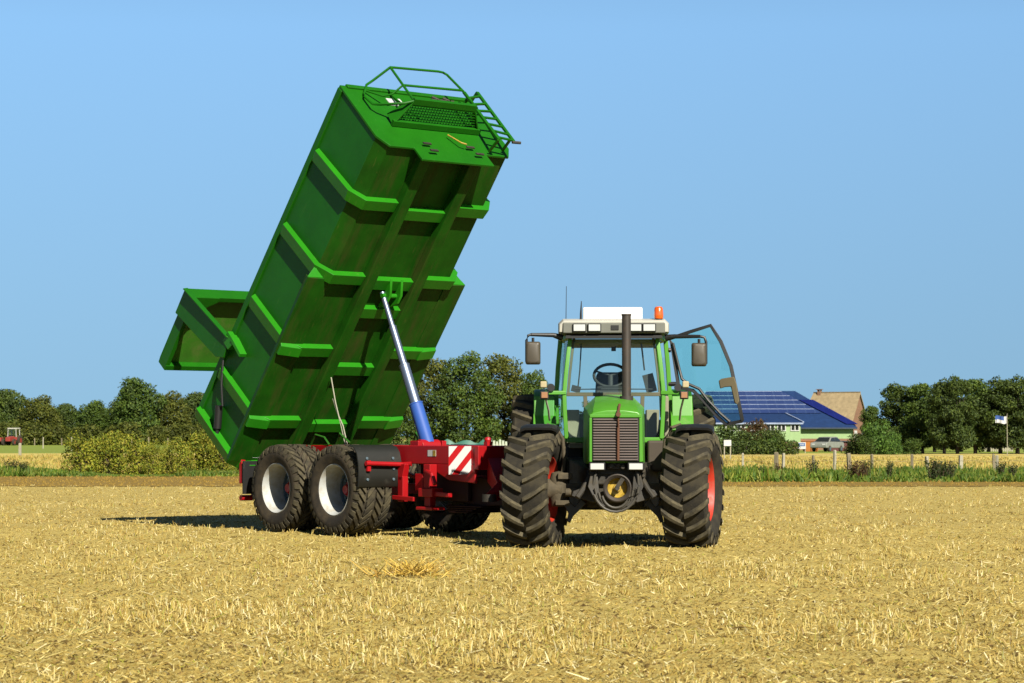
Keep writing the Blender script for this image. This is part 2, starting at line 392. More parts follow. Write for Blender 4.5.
M['verge_leaf'] = leaf_mat('verge_leaf', (.07,.16,.010), (.145,.255,.016), (.33,.34,.05), .35)
M['dry_grass'] = leaf_mat('dry_grass', (.34,.24,.06), (.46,.36,.10), (.26,.27,.05), .3)
def verge_grass():
    Vs = []; Fs = []; o = 0
    def push(x, y, H, W_, lean):
        nonlocal o
        P = np.stack([x, y, np.full(len(x), ZG)], 1)
        V, F_ = blades(P, H, W_, lean, RNG.uniform(0, 2*pi, len(x))); Vs.append(V); Fs.append(F_ + o); o += len(V)
    n = 80000; x = RNG.uniform(-27, 27, n); y = np.where((x > 5.5) & (RNG.random(n) < .75), RNG.uniform(74.8, 86, n), RNG.uniform(85, 91.5, n))
    env = .35 + .75*vnoise(x*.45, y*.25, 21) + .25*vnoise(x*1.7, y*.6, 22)
    env *= np.where(x > 6, 1.0, np.where(x < -15.3, .95, .7))
    env *= np.where(x < -12, np.clip((x + 30)/6 * -1 + 2.9, .25, 1.1), 1)
    push(x, y, .04 + env**1.7*RNG.uniform(.05, .34, n), RNG.uniform(.025, .08, n), np.abs(RNG.normal(.7, .42, n)))
    kp = RNG.random(n) < .05; n2 = kp.sum(); push(x[kp], y[kp], RNG.uniform(.2, .55, n2)*env[kp], RNG.uniform(.012, .03, n2), np.abs(RNG.normal(.15, .15, n2)))
    return npmesh('verge_grass', np.concatenate(Vs), np.concatenate(Fs), M['verge_leaf'])
link('verge_grass', verge_grass(), kind='stuff')
def grain_stubble():
    n = 60000; x = RNG.uniform(-60, 60, n); y = 92 + RNG.random(n)**1.6*75
    P = np.stack([x, y, np.full(n, ZG)], 1)
    hh = .12 + .45*np.clip(vnoise(x*.25, y*.12, 31)-.45, 0, 1)
    V, F_ = blades(P, .7*hh*RNG.uniform(.5, 1.3, n), RNG.uniform(.04, .10, n), np.abs(RNG.normal(.25, .25, n)), RNG.uniform(0, 2*pi, n))
    return npmesh('dry_grass', V, F_, M['dry_grass'])
link('dry_grass', grain_stubble(), kind='stuff')
# crumbs of earth lying between the stubble
def crumbs():
    n = 120000; x, y = sample_field(n, p=1.8); kp = vnoise(x*1.1, y*1.1, 41) + RNG.random(n)*.8 > .55; x, y = x[kp], y[kp]; n = len(x)
    r = .006 + .022*RNG.random(n)**3 + y*.00010
    base = np.array([(1,0,0),(.3,.95,0),(-.8,.6,0),(-.8,-.6,0),(.3,-.95,0),(.2,.1,1)], float)
    V = (base[None]*r[:,None,None]*RNG.uniform(.55,1.35,(n,6,1))*np.array([1,1,.8]) + np.stack([x,y,gz(x,y)-.004],1)[:,None]).reshape(-1,3)
    F_ = (np.array([(0,1,5),(1,2,5),(2,3,5),(3,4,5),(4,0,5)])[None] + (np.arange(n)*6)[:,None,None]).reshape(-1,3)
    return npmesh('soil_crumbs', V, F_, M['crumb'])
link('soil_crumbs', crumbs(), kind='stuff')
def dark_clods():
    n = 30000; x, y = sample_field(n, p=1.8); kp = vnoise(x*.7, y*.7, 43) + RNG.random(n)*.7 > .6; x, y = x[kp], y[kp]; n = len(x)
    r = .009 + .016*RNG.random(n)**2
    base = np.array([(1,0,0),(.3,.95,0),(-.8,.6,0),(-.8,-.6,0),(.3,-.95,0),(.2,.1,1)], float)
    V = (base[None]*r[:,None,None]*RNG.uniform(.55,1.35,(n,6,1))*np.array([1.2,1,.75]) + np.stack([x,y,gz(x,y)-.003],1)[:,None]).reshape(-1,3)
    F_ = (np.array([(0,1,5),(1,2,5),(2,3,5),(3,4,5),(4,0,5)])[None] + (np.arange(n)*6)[:,None,None]).reshape(-1,3)
    return npmesh('clods_and_pits', V, F_, M['clod'])
link('clods_and_pits', dark_clods(), kind='stuff')
# crumbs of earth on the headland
def clods():
    n = 5200; x = RNG.uniform(-24, 24, n); y = RNG.uniform(68, 87, n); r = RNG.uniform(.02, .06, n)
    base = np.array([(1,0,0),(0,1,0),(-1,0,0),(0,-1,0),(0,0,1)], float)
    V = (base[None]*r[:,None,None]*RNG.uniform(.6,1.3,(n,5,1)) + np.stack([x,y,np.full(n,ZG+.01)],1)[:,None]).reshape(-1,3)
    F_ = (np.array([(0,1,4),(1,2,4),(2,3,4),(3,0,4)])[None] + (np.arange(n)*5)[:,None,None]).reshape(-1,3)
    return npmesh('clods', V, F_, M['tilled'])
link('clods', clods(), kind='stuff')

# ------------------------------------------------------------------ trees and shrubs
def leaf_cloud(seed, lobes, n, size, jag=.25, flat=1.0, up=.25):
    r = np.random.default_rng(seed)
    L_ = np.array(lobes, float); wts = (L_[:,3]*L_[:,4] + L_[:,4]*L_[:,5] + L_[:,3]*L_[:,5]); wts /= wts.sum()
    li = r.choice(len(L_), n, p=wts)
    d = r.normal(size=(n,3)); d /= np.linalg.norm(d, axis=1)[:,None]
    rad = (.55 + .5*r.random(n)**.6) * (1 + jag*(r.random(n)-.5)*(r.random(n) > .6)*2)
    c = L_[li,:3] + d*L_[li,3:]*rad[:,None]
    nr = d*.7 + r.normal(size=(n,3))*.65 + np.array([0,0,up]); nr /= np.linalg.norm(nr, axis=1)[:,None]
    a = np.cross(nr, r.normal(size=(n,3))); a /= np.linalg.norm(a, axis=1)[:,None]; b = np.cross(nr, a)
    s = size*r.uniform(.55, 1.35, n)[:,None]
    V = np.stack([c - a*s, c + b*s*.55*flat + nr*s*.15, c + a*s, c - b*s*.55*flat + nr*s*.15], 1).reshape(-1,3)
    return V, np.arange(4*n).reshape(n,4)
def crown_lobes(seed, w, z0, z1, k, shape='round', lob=.34):
    r = random.Random(seed); out = []; h = z1 - z0
    for i in range(k):
        t = (i + .5)/k + r.uniform(-.04,.04)
        env = {'round': sin(pi*min(.97,max(.08,max(0,t)**.85)))**.6, 'dome': max(.06, 1-max(0,t-.35)**1.7*1.9)**.5,
               'tall': sin(pi*min(.96,max(.1,t)))**.45, 'hedge': 1 - .35*t}[shape]
        env = max(.15, env if not isinstance(env, complex) else .2)
        a = i*2.399 + r.uniform(-.4,.4); q = w/2*env*r.uniform(.35,.78)
        lr = w*lob*r.uniform(.62,1.1)*(.6+.4*env)
        out.append((q*cos(a), q*sin(a), z0 + h*t*.92 + r.uniform(-.03,.03)*h, lr, lr, lr*r.uniform(.55,.85)))
    return out
def trunk_mesh(seed, h, r0, lobes, m, name='trunk', stems=1, nl=7):
    r = random.Random(seed); mb = MB()
    for s in range(stems):
        bx, by = (0,0) if stems == 1 else (r.uniform(-.35,.35), r.uniform(-.3,.3))
        p = [(bx, by, -.15)]
        for i in range(1,6):
            p.append((bx + r.uniform(-.05,.05)*h*i/6 + bx*.4*i/5, by + r.uniform(-.05,.05)*h*i/6, h*i/5*.8))
        mb.tube(p, [r0*(1.25 - i*.2) for i in range(6)], 7)
        for lb in r.sample(lobes, min(nl, len(lobes))):
            q = p[r.randint(2,4)]
            mid = ((q[0]+lb[0])/2, (q[1]+lb[1])/2, (q[2]+lb[2])/2 + .05*h)
            mb.tube([q, mid, lb[:3]], [r0*.45, r0*.3, r0*.1], 5)
    o = mb.build(name, m); return o
def make_tree(name, label, cat, group, seed, w, z0, z1, k, n, size, lm, shape='round', tr=.16, lob=.34, stems=1, part='crown', bark='bark'):
    t = thing(name, label, cat, group=group)
    lb = crown_lobes(seed, w, z0, z1, k, shape, lob)
    V, F_ = leaf_cloud(seed, lb, n, size)
    link(part, npmesh(part, V, F_, lm), t)
    tk = trunk_mesh(seed, z1*.75, tr, lb, M[bark], stems=stems, name='trunk' if stems == 1 else 'stems'); tk.parent = t
    return t
def place(src, first, label, x, y, s, rz, sx=1.0, z=ZG):
    o = src if first else dup(src)
    o.location = (x, y, z); o.rotation_euler = (0,0,rz); o.scale = (s*sx, s*sx, s); o['label'] = label
    return o

M['leaf_dark'] = leaf_mat('leaf_dark', (.024,.046,.006), (.046,.080,.009), (.085,.120,.014), .25)
M['leaf_mid'] = leaf_mat('leaf_mid', (.034,.075,.008), (.066,.12,.012), (.11,.165,.018), .28)
M['leaf_olive'] = leaf_mat('leaf_olive', (.055,.080,.008), (.10,.125,.012), (.16,.17,.02), .28)
M['leaf_light'] = leaf_mat('leaf_light', (.045,.11,.012), (.08,.17,.02), (.13,.23,.03), .3)
M['leaf_hedge'] = leaf_mat('leaf_hedge', (.10,.145,.010), (.19,.215,.014), (.30,.26,.03), .35)
M['leaf_red'] = leaf_mat('leaf_red', (.10,.05,.015), (.16,.075,.02), (.09,.09,.02), .25)
M['leaf_weed'] = leaf_mat('leaf_weed', (.03,.06,.012), (.06,.10,.018), (.11,.12,.03), .3)

# far left wood edge: broad trees whose crowns reach the meadow
GL = 'trees along the far meadow on the left'
vd = make_tree('broadleaf_tree', '-', 'tree', GL, 101, 8.5, .2, 10, 36, 15000, .23, M['leaf_dark'], 'round', .25, lob=.24)
vm = make_tree('broadleaf_tree', '-', 'tree', GL, 102, 9.0, .2, 10, 38, 15000, .23, M['leaf_mid'], 'dome', .25, lob=.24)
vo = make_tree('broadleaf_tree', '-', 'tree', GL, 103, 9.5, .1, 10, 36, 15000, .23, M['leaf_olive'], 'dome', .25, lob=.24)
used = set()
left = [(-22, 386, 'd', 1.1, 430, 'dark green tree cut off by the left picture edge'),
        (8, 386, 'd', 1.0, 440, 'dark tall tree at the left picture edge above the small red tractor'),
        (40, 396, 'o', 1.05, 425, 'olive rounded tree second from the left in the far wood'),
        (66, 401, 'd', .95, 450, 'low dark tree behind the olive one, left of the hedge top'),
        (93, 400, 'm', 1.0, 430, 'mid green tree over the left end of the clipped hedge'),
        (118, 399, 'd', .9, 445, 'dark tree just left of the tallest tree in the far wood'),
        (138, 377, 'm', .92, 425, 'tallest domed tree of the far wood on the left'),
        (170, 392, 'o', .95, 430, 'olive tree right of the tallest domed tree'),
        (197, 389, 'd', 1.0, 440, 'dark tree beneath the open green tailgate'),
        (222, 396, 'o', 1.0, 425, 'olive tree partly behind the rear of the green dump body'),
        (255, 395, 'm', 1.0, 440, 'mid green tree behind the trailer wheels and dump body'),
        (290, 398, 'd', 1.1, 430, 'dark tree hidden for the most part behind the dump body')]
S0 = dict(d=vd, m=vm, o=vo)
for px, top, kd, sx, Y, lab in left:
    s = (EYE.z - ZG + (HZ - top)*Y/F_PX) / 10.3
    place(S0[kd], kd not in used, lab, Y*(px-512)/F_PX, Y, s, random.uniform(0,6), sx); used.add(kd)
# low scrub at the feet of that wood
vsx = make_tree('scrub_bush', '-', 'bush', 'scrub at the foot of the far left wood', 120, 5.0, -.2, 3.0, 12, 3500, .18, M['leaf_olive'], 'hedge', .06, stems=2)
for i, (px, top, sx) in enumerate([(3,424,1.2),(28,423,1.3),(58,425,1.4),(88,426,1.2),(122,424,1.4),(158,427,1.1),(186,425,1.3),(212,424,1.2),(240,425,1.3)]):
    Y = 408 + (i % 3)*5; s = (EYE.z - ZG + (HZ-top)*Y/F_PX)/3.1
    nm = ['left edge of the picture','small red tractor','olive rounded tree','left end of the clipped hedge','tallest domed tree','gap right of the tallest tree','open tailgate','rear of the dump body','dump body near its wheels'][i]
    place(vsx, i == 0, 'low olive scrub bush at the wood edge near the ' + nm, Y*(px-512)/F_PX, Y, s, i*1.3, sx)

# hedge of separate shrubs close behind the headland (left)
hv = [make_tree('hedge_shrub', '-', 'shrub', 'shrubs of the roadside hedge left of the trailer', 130+i, 1.5, -.05, 1.5, 16, 3200, .050, M['leaf_hedge'], 'hedge', .03, lob=.30, stems=4, bark='hedge_stem', part='foliage') for i in range(3)]
hs = [(79,434,1.15),(97,436,1.1),(117,432,1.1),(137,435,1.0),(152,441,.8),(166,442,.75),(183,438,1.0),(203,432,1.15),(222,434,1.1),(243,434,1.1)]
hl = ['first hedge shrub at the left end of the row','second hedge shrub from the left, yellow green','tall third hedge shrub with yellowing top','fourth hedge shrub from the left, full and rounded','narrow low hedge shrub left of the gap','smallest hedge shrub right of the straw coloured gap','dark bushy hedge shrub right of the gap','tall hedge shrub below the open tailgate','hedge shrub next to the rear edge of the dump body','hedge shrub mostly hidden behind the rear trailer wheel']
for i, (px, top, sx) in enumerate(hs):
    Y = 88.6 + (i % 2)*.5; s = (EYE.z - ZG + (HZ-top)*Y/F_PX)/1.56
    place(hv[i % 3], i < 3, hl[i], Y*(px-512)/F_PX, Y, s, i*1.9, sx*.82)

# leafy trees between dump body and tractor
GC = 'trees between the dump body and the tractor'
vc = make_tree('hedgerow_tree', '-', 'tree', GC, 140, 5.6, .5, 6.9, 40, 13000, .10, M['leaf_olive'], 'dome', .16, lob=.175)
vc2 = make_tree('hedgerow_tree', '-', 'tree', GC, 141, 5.4, .4, 6.9, 40, 13000, .10, M['leaf_mid'], 'dome', .16, lob=.175)
for i, (px, top, sx, v, lab) in enumerate([(398,372,.75,1,'small leafy tree seen low beside the blue lift cylinder'),(432,358,.95,0,'olive leafy tree right of the blue lift cylinder'),
        (466,353,.95,1,'broad middle tree behind the trailer frame and sky gap'),(502,354,1.0,0,'olive tree behind the left mirror of the tractor'),(536,372,.8,1,'leafy tree showing through the left side of the cab'),
        (590,404,.9,1,'low tree seen through the tractor windscreen')]):
    top -= 6; Y = 148 + 4*(i % 2); s = (EYE.z - ZG + (HZ-top)*Y/F_PX)/7.1
    place([vc, vc2][v], i in (0, 1), lab, Y*(px-512)/F_PX, Y, s, i*1.1, sx)

# right hand row of dark trees with bare trunks
GR = 'dark trees in the row on the right'
vr = [make_tree('row_tree', '-', 'tree', GR, 150+i, 4.9, .75, 7.2, 34, 13000, .12, M[['leaf_dark','leaf_mid','leaf_dark'][i]], ['dome','round','tall'][i], .17, lob=.21) for i in range(3)]
rr = [(898,384,1.15,206,'left tree of the dark row, beside the farmhouse gable'),(922,380,1.0,204,'second dark tree of the right row with rounded top'),(944,379,.8,198,'slim dark tree with a bare trunk in the middle of the row'),
      (957,376,.85,197,'dark tree with the thickest visible trunk of the row'),(975,375,.9,200,'tall dark tree just left of the flag'),(1000,377,1.0,199,'dark tree behind the flag'),
      (1017,376,1.0,198,'dark tree right of the flag at the picture edge'),(1045,378,1.1,200,'dark tree just beyond the right picture edge'),(1075,380,1.1,200,'farthest right dark tree outside the picture'),
      (934,398,1.1,222,'dark low tree filling the row behind the slim tree'),(871,405,.8,235,'dark tree in front of the brick gable'),(988,396,1.2,224,'dark tree in the second rank left of the flag pole'),(960,400,1.2,230,'dark second rank tree behind the thick trunk')]
for i, (px, top, sx, Y, lab) in enumerate(rr):
    top -= 4
    s = (EYE.z - ZG + (HZ-top)*Y/F_PX)/7.5
    place(vr[i % 3], i < 3, lab, Y*(px-512)/F_PX, Y, s, i*1.7, sx)
GB = 'bushes around the farm on the right'
b1 = make_tree('garden_bush', '-', 'bush', GB, 160, 3.2, -.1, 2.6, 14, 2600, .12, M['leaf_light'], 'hedge', .05, stems=3)
b2 = make_tree('garden_bush', '-', 'bush', GB, 161, 3.2, -.1, 2.6, 14, 2600, .12, M['leaf_dark'], 'hedge', .05, stems=3)
b3 = make_tree('garden_bush', '-', 'bush', GB, 162, 3.2, -.1, 2.6, 14, 2600, .12, M['leaf_red'], 'hedge', .05, stems=3)
b4 = make_tree('garden_bush', '-', 'bush', GB, 163, 3.2, -.1, 2.6, 14, 2600, .12, M['leaf_mid'], 'hedge', .05, stems=3)
bl = [(b1,877,421,.8,192,'light green bush at the left end of the dark tree row'),(b1,893,432,.7,190,'second lighter bush right of the light green one'),(b4,912,438,1.2,192,'mid green bush under the left end of the tree row'),
      (b2,856,432,.9,194,'dark bush at the right end of the pale green barn wall'),(b4,866,436,.9,191,'small olive bush between barn end and light green bush'),(b2,745,430,1.0,200,'dark bush beside the open tractor door'),
      (b3,754,420,.85,205,'reddish brown bush in front of the barn windows'),(b2,768,428,.95,198,'dark bush right of the reddish bush'),(b4,774,428,.8,202,'mid green bush below the barn windows'),
      (b1,772,438,.6,192,'small yellow green bush in front of the long dark hedge'),(b2,781,436,.5,203,'dark bush at the corner of the barn annex'),(b2,729,424,1.2,215,'dark bush behind the glass of the open door'),
      (b2,850,441,.6,196,'low dark bush in front of the dark red shed'),(b4,903,426,1.1,203,'mid green bush between trunks at the left of the row')]
seen = set()
for i, (src, px, top, sx, Y, lab) in enumerate(bl):
    s = (EYE.z - ZG + (HZ-top)*Y/F_PX)/2.75
    place(src, src.name not in seen, lab, Y*(px-512)/F_PX, Y, s, i*2.1, sx); seen.add(src.name)
# long trimmed dark hedge before the barn
ht = thing('trimmed_hedge', 'long low dark trimmed hedge in front of the barn', 'hedge', (190*(750-512)/F_PX, 190, ZG))
V, F_ = leaf_cloud(170, [(-3.4+i*.62, 0, .55, .55, .6, .62) for i in range(12)], 5200, .10)
link('foliage', npmesh('foliage', V, F_, M['leaf_dark']), ht)
for i in range(12):
    mb = MB(); mb.tube([(-3.4+i*.62,0,-.1),(-3.4+i*.62,.05,.7)], .04, 5); mb.build('stem', M['bark'], ht)

# tall weeds standing in the verge
def weed(seed, n_st, h, m):
    mb = MB(); r = random.Random(seed); lv = []
    for i in range(n_st):
        a = r.uniform(0, 6.28); q = r.uniform(.05, .3); L_ = h*r.uniform(.6, 1)
        p0 = (q*.4*cos(a), q*.4*sin(a), 0); p1 = (q*cos(a), q*sin(a), L_*.6); p2 = (q*1.5*cos(a), q*1.5*sin(a), L_)
        mb.tube([p0, p1, p2], [.012, .010, .005], 5)
        for t in np.linspace(.15, 1, 9): lv.append((q*(.4+1.1*t)*cos(a), q*(.4+1.1*t)*sin(a), L_*t, .09, .09, .07))
    return mb, lv
GW = 'tall weeds standing in the green verge'
ws = []
for i, (mt, hh) in enumerate([('leaf_weed', 1.0), ('leaf_red', .85)]):
    t = thing('tall_weed', '-', 'weed', group=GW)
    mb, lv = weed(180+i, 14, hh, mt); mb.build('stalk', M['hedge_stem'], t)
    V, F_ = leaf_cloud(180+i, lv, 700, .045); link('foliage', npmesh('foliage', V, F_, M[mt]), t); ws.append(t)
wl = [(0,933,459,1.2,'big dark weed clump in the verge left of the flag pole'),(0,941,461,1.3,'dark weed clump right beside the biggest clump'),(0,950,463,1.1,'right hand dark weed clump of the three below the dark trees'),
      (1,853,459,1.0,'reddish dock weed by the thick fence post'),(1,861,462,.9,'second reddish weed right of the thick fence post'),(0,866,460,.8,'thin green weed between the two reddish weeds'),
      (0,889,461,.7,'thin tall weed below the light green bush'),(0,812,460,.8,'thin weed in the verge below the parked car'),(1,777,462,.8,'dock weed at the foot of the double fence post'),
      (0,762,466,.7,'low weed left of the double fence post'),(0,1000,462,.9,'green weed below the flag'),(0,12,460,1.3,'leafy weed in the verge at the far left'),(0,24,462,1.2,'leafy weed by the white post on the left'),(0,1012,464,.9,'green weed at the right picture edge')]
for i, (k, px, top, sx, lab) in enumerate(wl):
    Y = (76.5 if px > 700 else 87.2) + (i % 3)*.7; s = (EYE.z - ZG + (HZ-top)*Y/F_PX)/.95
    place(ws[k], i in (0, 3), lab, Y*(px-512)/F_PX, Y, s, i*1.7, sx)

# ------------------------------------------------------------------ fence posts
GP = 'posts of the fence behind the verge'
def post(px, top, Y, wd, label, m, group=GP, lean=0, name='fence_post'):
    h = EYE.z - ZG + (HZ-top)*Y/F_PX; mb = MB()
    mb.loft([[(wd/2*sx*q, wd/2*sy*q, z) for sx, sy in ((-1,-1),(1,-1),(1,1),(-1,1))] for z, q in ((-.2,1),(h*.6,.97),(h-.02,.93),(h,.6))])
    o = mb.build(name, M[m], None, (Y*(px-512)/F_PX, Y, ZG), (lean*.4, lean, px*.37), bevel=.012); tag(o, label, 'post', group); return o
for px, top, Y, wd, m, lab, ln in [(742.7,453,92,.12,'white_post','pale thin post right of the white board',0.02),(775.6,452,90,.19,'wood_post','left post of the thick double pair below the bushes',-.03),
     (782.6,453,91,.13,'white_post','pale right post of the double pair below the bushes',.03),(812.8,455,94,.12,'wood_post','short grey post below the blue and white sign',0),(834,450,92,.14,'white_post','pale post in front of the silver car',.02),
     (849.5,453,90,.2,'wood_post','thick leaning post with a reddish weed',-.06),(871.6,454,92,.13,'wood_post','thin grey post below the light green bush',.02),(911.5,454,91,.13,'wood_post','grey post left of the slim dark tree',0),
     (926.8,456,93,.16,'white_post','short pale post right of the grey one',.03),(960,455,92,.2,'white_post','thick pale post under the thick tree trunk',-.02),(993.4,454,90,.13,'wood_post','dark left post of the pair below the flag',.02),
     (996.2,455,90.6,.14,'white_post','white right post of the pair below the flag',-.02),(1030,455,92,.14,'wood_post','post just outside the right picture edge',0)]:
    post(px, top, Y, wd*.75, lab, m, lean=ln)
GP2 = 'far posts in the left fields'
for px, top, Y, wd, lab in [(43.5,437,290,.22,'pale post standing right of the small red tractor'),(72,437,240,.2,'pale post at the left end of the clipped hedge'),(20.5,443,165,.30,'short wide white post below the small red tractor'),
     (35,436,400,.3,'tiny far post on the meadow line at the left'),(62,436,400,.3,'tiny far post left of the hedge end'),(108,436,405,.3,'tiny far post above the hedge near its left end'),(132,436,400,.3,'tiny far post above the middle of the hedge'),
     (149,435,395,.35,'tiny white far post above the gap in the hedge'),(168,436,400,.3,'tiny far post above the right half of the hedge')]:
    post(px, top + (2 if Y > 350 else 0), Y, wd*.55, lab, 'wood_post' if Y > 350 else 'white_post', GP2)
mb = MB()
for h in (.50, .72):
    pts = []
    for i in range(46):
        x = 6 + i*.5; pts.append((x, 91.2 + .3*sin(i*.4), ZG + h + .02*sin(i*1.7)))
    mb.tube(pts, .006, 4)
tag(mb.build('fence_wire', M['wood_post']), 'pale fence wires strung along the posts behind the verge', 'wire')

# ------------------------------------------------------------------ farm buildings and other far things
def panel_mat(name, a, b, line, sx, sy):
    m, nt, out = new_mat(name)
    b_ = N(nt, 'ShaderNodeBsdfPrincipled'); b_.inputs['Roughness'].default_value = .28; b_.inputs['Specular IOR Level'].default_value = .35
    tc = N(nt, 'ShaderNodeTexCoord'); mp = N(nt, 'ShaderNodeMapping'); nt.links.new(tc.outputs['Object'], mp.inputs[0])
    br = N(nt, 'ShaderNodeTexBrick'); br.offset = 0; br.inputs['Scale'].default_value = 1
    br.inputs['Brick Width'].default_value = sx; br.inputs['Row Height'].default_value = sy; br.inputs['Mortar Size'].default_value = .035
    br.inputs['Color1'].default_value = (*a, 1); br.inputs['Color2'].default_value = (*b, 1); br.inputs['Mortar'].default_value = (*line, 1)
    nt.links.new(mp.outputs[0], br.inputs[0]); nt.links.new(br.outputs[0], b_.inputs['Base Color']); nt.links.new(b_.outputs[0], out.inputs[0]); return m
def brick_mat(name, a, b, mortar, scale=1):
    m, nt, out = new_mat(name)
    b_ = N(nt, 'ShaderNodeBsdfPrincipled'); b_.inputs['Roughness'].default_value = .85
    tc = N(nt, 'ShaderNodeTexCoord'); br = N(nt, 'ShaderNodeTexBrick'); br.inputs['Scale'].default_value = 4*scale
    br.inputs['Color1'].default_value = (*a, 1); br.inputs['Color2'].default_value = (*b, 1); br.inputs['Mortar'].default_value = (*mortar, 1)
    mp = N(nt, 'ShaderNodeMapping'); mp.inputs['Rotation'].default_value = (pi/2, 0, 0)
    nt.links.new(tc.outputs['Object'], mp.inputs[0]); nt.links.new(mp.outputs[0], br.inputs[0])
    c = mixc(nt, noise(nt, .8, 5), br.outputs[0], tuple(x*.6 for x in a), 'MIX')
    nt.links.new(c, b_.inputs['Base Color']); nt.links.new(b_.outputs[0], out.inputs[0]); return m
M['pv'] = panel_mat('pv', (.011,.020,.068), (.016,.028,.082), (.030,.048,.105), 1.0, 3)
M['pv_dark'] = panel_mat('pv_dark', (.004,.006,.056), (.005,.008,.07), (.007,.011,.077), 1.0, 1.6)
M['roof_blue'] = mat('roof_blue', (.020,.055,.17), .7, var=.2, spec=.12)
M['roof_grey'] = mat('roof_grey', (.03,.055,.085), .7, var=.25)
M['rail_light'] = mat('rail_light', (.42,.50,.68), .4)
M['wall_green'] = mat('wall_green', (.40,.58,.26), .8, dirt=.2, dirtcol=(.35,.42,.2), dscale=1, var=.08)
M['window_white'] = mat('window_white', (.78,.78,.74), .5)
M['dark_glass'] = mat('dark_glass', (.03,.035,.03), .1)
M['brick'] = brick_mat('brick', (.13,.058,.028), (.16,.08,.038), (.15,.125,.09))
M['thatch'] = mat('thatch', (.42,.32,.175), .95, dirt=.5, dirtcol=(.25,.19,.10), dscale=1.2, dstretch=(3,.6,.6), var=.2, bump=.5, bscale=8)
M['pane_ext'] = M['dark_glass']

barn = thing('barn', 'long pale green barn with a hipped blue roof full of solar panels', 'barn', (0, 255, ZG))
def bw(p): return Vector(p) - Vector((0, 255, ZG))
eL, eR = at(700,427,255), at(857,427,255)            # front eave
rL, rR = at(712,391,265), at(795,391,265)            # ridge
bL, bR = Vector((eL.x, 275, eL.z)), Vector((eR.x, 275, eR.z))
mb = MB(); th = Vector((0,0,-.22))
mb.prism([bw(eL), bw(eR), bw(rR), bw(rL)], th); mb.mi = 1
mb.prism([bw(eR), bw(bR), bw(rR)], th); mb.mi = 0; mb.prism([bw(bR), bw(bL), bw(rL), bw(rR)], th); mb.prism([bw(bL), bw(eL), bw(rL)], th)
rf = mb.build('roof', [M['roof_blue'], M['roof_grey']], barn, smooth=False)
nrm = (eR - eL).cross(rR - eR).normalized(); 
if nrm.z < 0: nrm = -nrm
def onroof(u, t): 
    """u along picture px at eave-level lines, t 0 eave .. 1 ridge"""
    return None
def roof_pt(px, t):                                  # point of the front slope in the direction of px
    Y = 255 + 10*t; z = eL.z + (rL.z - eL.z)*t
    return Vector((Y*(px-512)/F_PX, Y, z)) + nrm*.06
tb, tt = .345, .965
nrows = 5
for i in range(nrows):
    a = tb + (tt-tb)*(i+.10)/nrows; b = tb + (tt-tb)*(i+.93)/nrows
    xr = lambda t: 822 - 40*(t-tb)/(tt-tb)
    mb = MB(); mb.prism([bw(roof_pt(704,a)), bw(roof_pt(xr(a),a)), bw(roof_pt(xr(b),b)), bw(roof_pt(706,b))], nrm*.05)
    mb.build('solar_panels', M['pv'], rf, smooth=False)
mb = MB()
for i in range(nrows):
    a = tb + (tt-tb)*(i+.93)/nrows; b = tb + (tt-tb)*(i+1.09)/nrows
    mb.prism([bw(roof_pt(704,a)), bw(roof_pt(822-40*(a-tb)/(tt-tb),a)), bw(roof_pt(822-40*(b-tb)/(tt-tb),b)), bw(roof_pt(704,b))], nrm*.02)
mb.build('mounting_rails', M['rail_light'], rf, smooth=False)
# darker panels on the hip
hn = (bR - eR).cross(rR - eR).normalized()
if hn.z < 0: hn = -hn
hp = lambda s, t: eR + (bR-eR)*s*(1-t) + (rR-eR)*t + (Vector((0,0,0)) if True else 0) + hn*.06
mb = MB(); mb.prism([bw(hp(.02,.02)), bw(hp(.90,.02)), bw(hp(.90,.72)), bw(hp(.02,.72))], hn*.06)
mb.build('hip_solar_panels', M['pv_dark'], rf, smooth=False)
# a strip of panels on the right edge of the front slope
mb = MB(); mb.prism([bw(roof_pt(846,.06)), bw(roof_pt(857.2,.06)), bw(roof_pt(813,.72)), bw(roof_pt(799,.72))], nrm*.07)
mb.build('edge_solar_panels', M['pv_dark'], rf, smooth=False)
mb = MB(); z1 = eL.z - ZG - .15
mb.box((eL.x+.4, .5, 1.25), (eR.x-.35, 19.5, z1)); mb.build('wall', M['wall_green'], barn, smooth=False)
mb = MB(); mb.box((eL.x+.3, .42, -.3), (eR.x-.3, 19.6, 1.247)); mb.build('plinth', M['brick'], barn, smooth=False)
mb = MB(); mb.bar(bw(eL)+Vector((0,-.08,-.14)), bw(eR)+Vector((0,-.08,-.14)), .14, .14); mb.build('gutter', M['roof_grey'], barn)
# projecting annex with the row of windows
aL, aR = at(690,422.5,250), at(803,422.5,250); zt = eL.z + (rL.z-eL.z)*.36
mb = MB(); mb.prism([bw(aL), bw(aR), bw((aR.x-.9, 258.4, zt)), bw((aL.x, 258.4, zt))], (0,0,-.16))
an = mb.build('annex_roof', M['roof_blue'], barn, smooth=False)
mb = MB(); mb.bar(bw(aR)+Vector((.02,0,.05)), bw((aR.x-.88, 258.4, zt+.05)), .16, .12); mb.bar(bw(aL)+Vector((0,-.05,-.1)), bw(aR)+Vector((0,-.05,-.1)), .14, .16)
mb.build('verge_trim', M['rail_light'], an, smooth=False)
mb = MB(); mb.box((aL.x+.2, -4.8, .9), (aR.x-.25, .48, aL.z-ZG-.13)); mb.build('annex_wall', M['wall_green'], barn, smooth=False)
mb = MB(); mb.box((aL.x+.15, -4.85, -.3), (aR.x-.2, .40, .897)); mb.build('annex_plinth', M['brick'], barn, smooth=False)
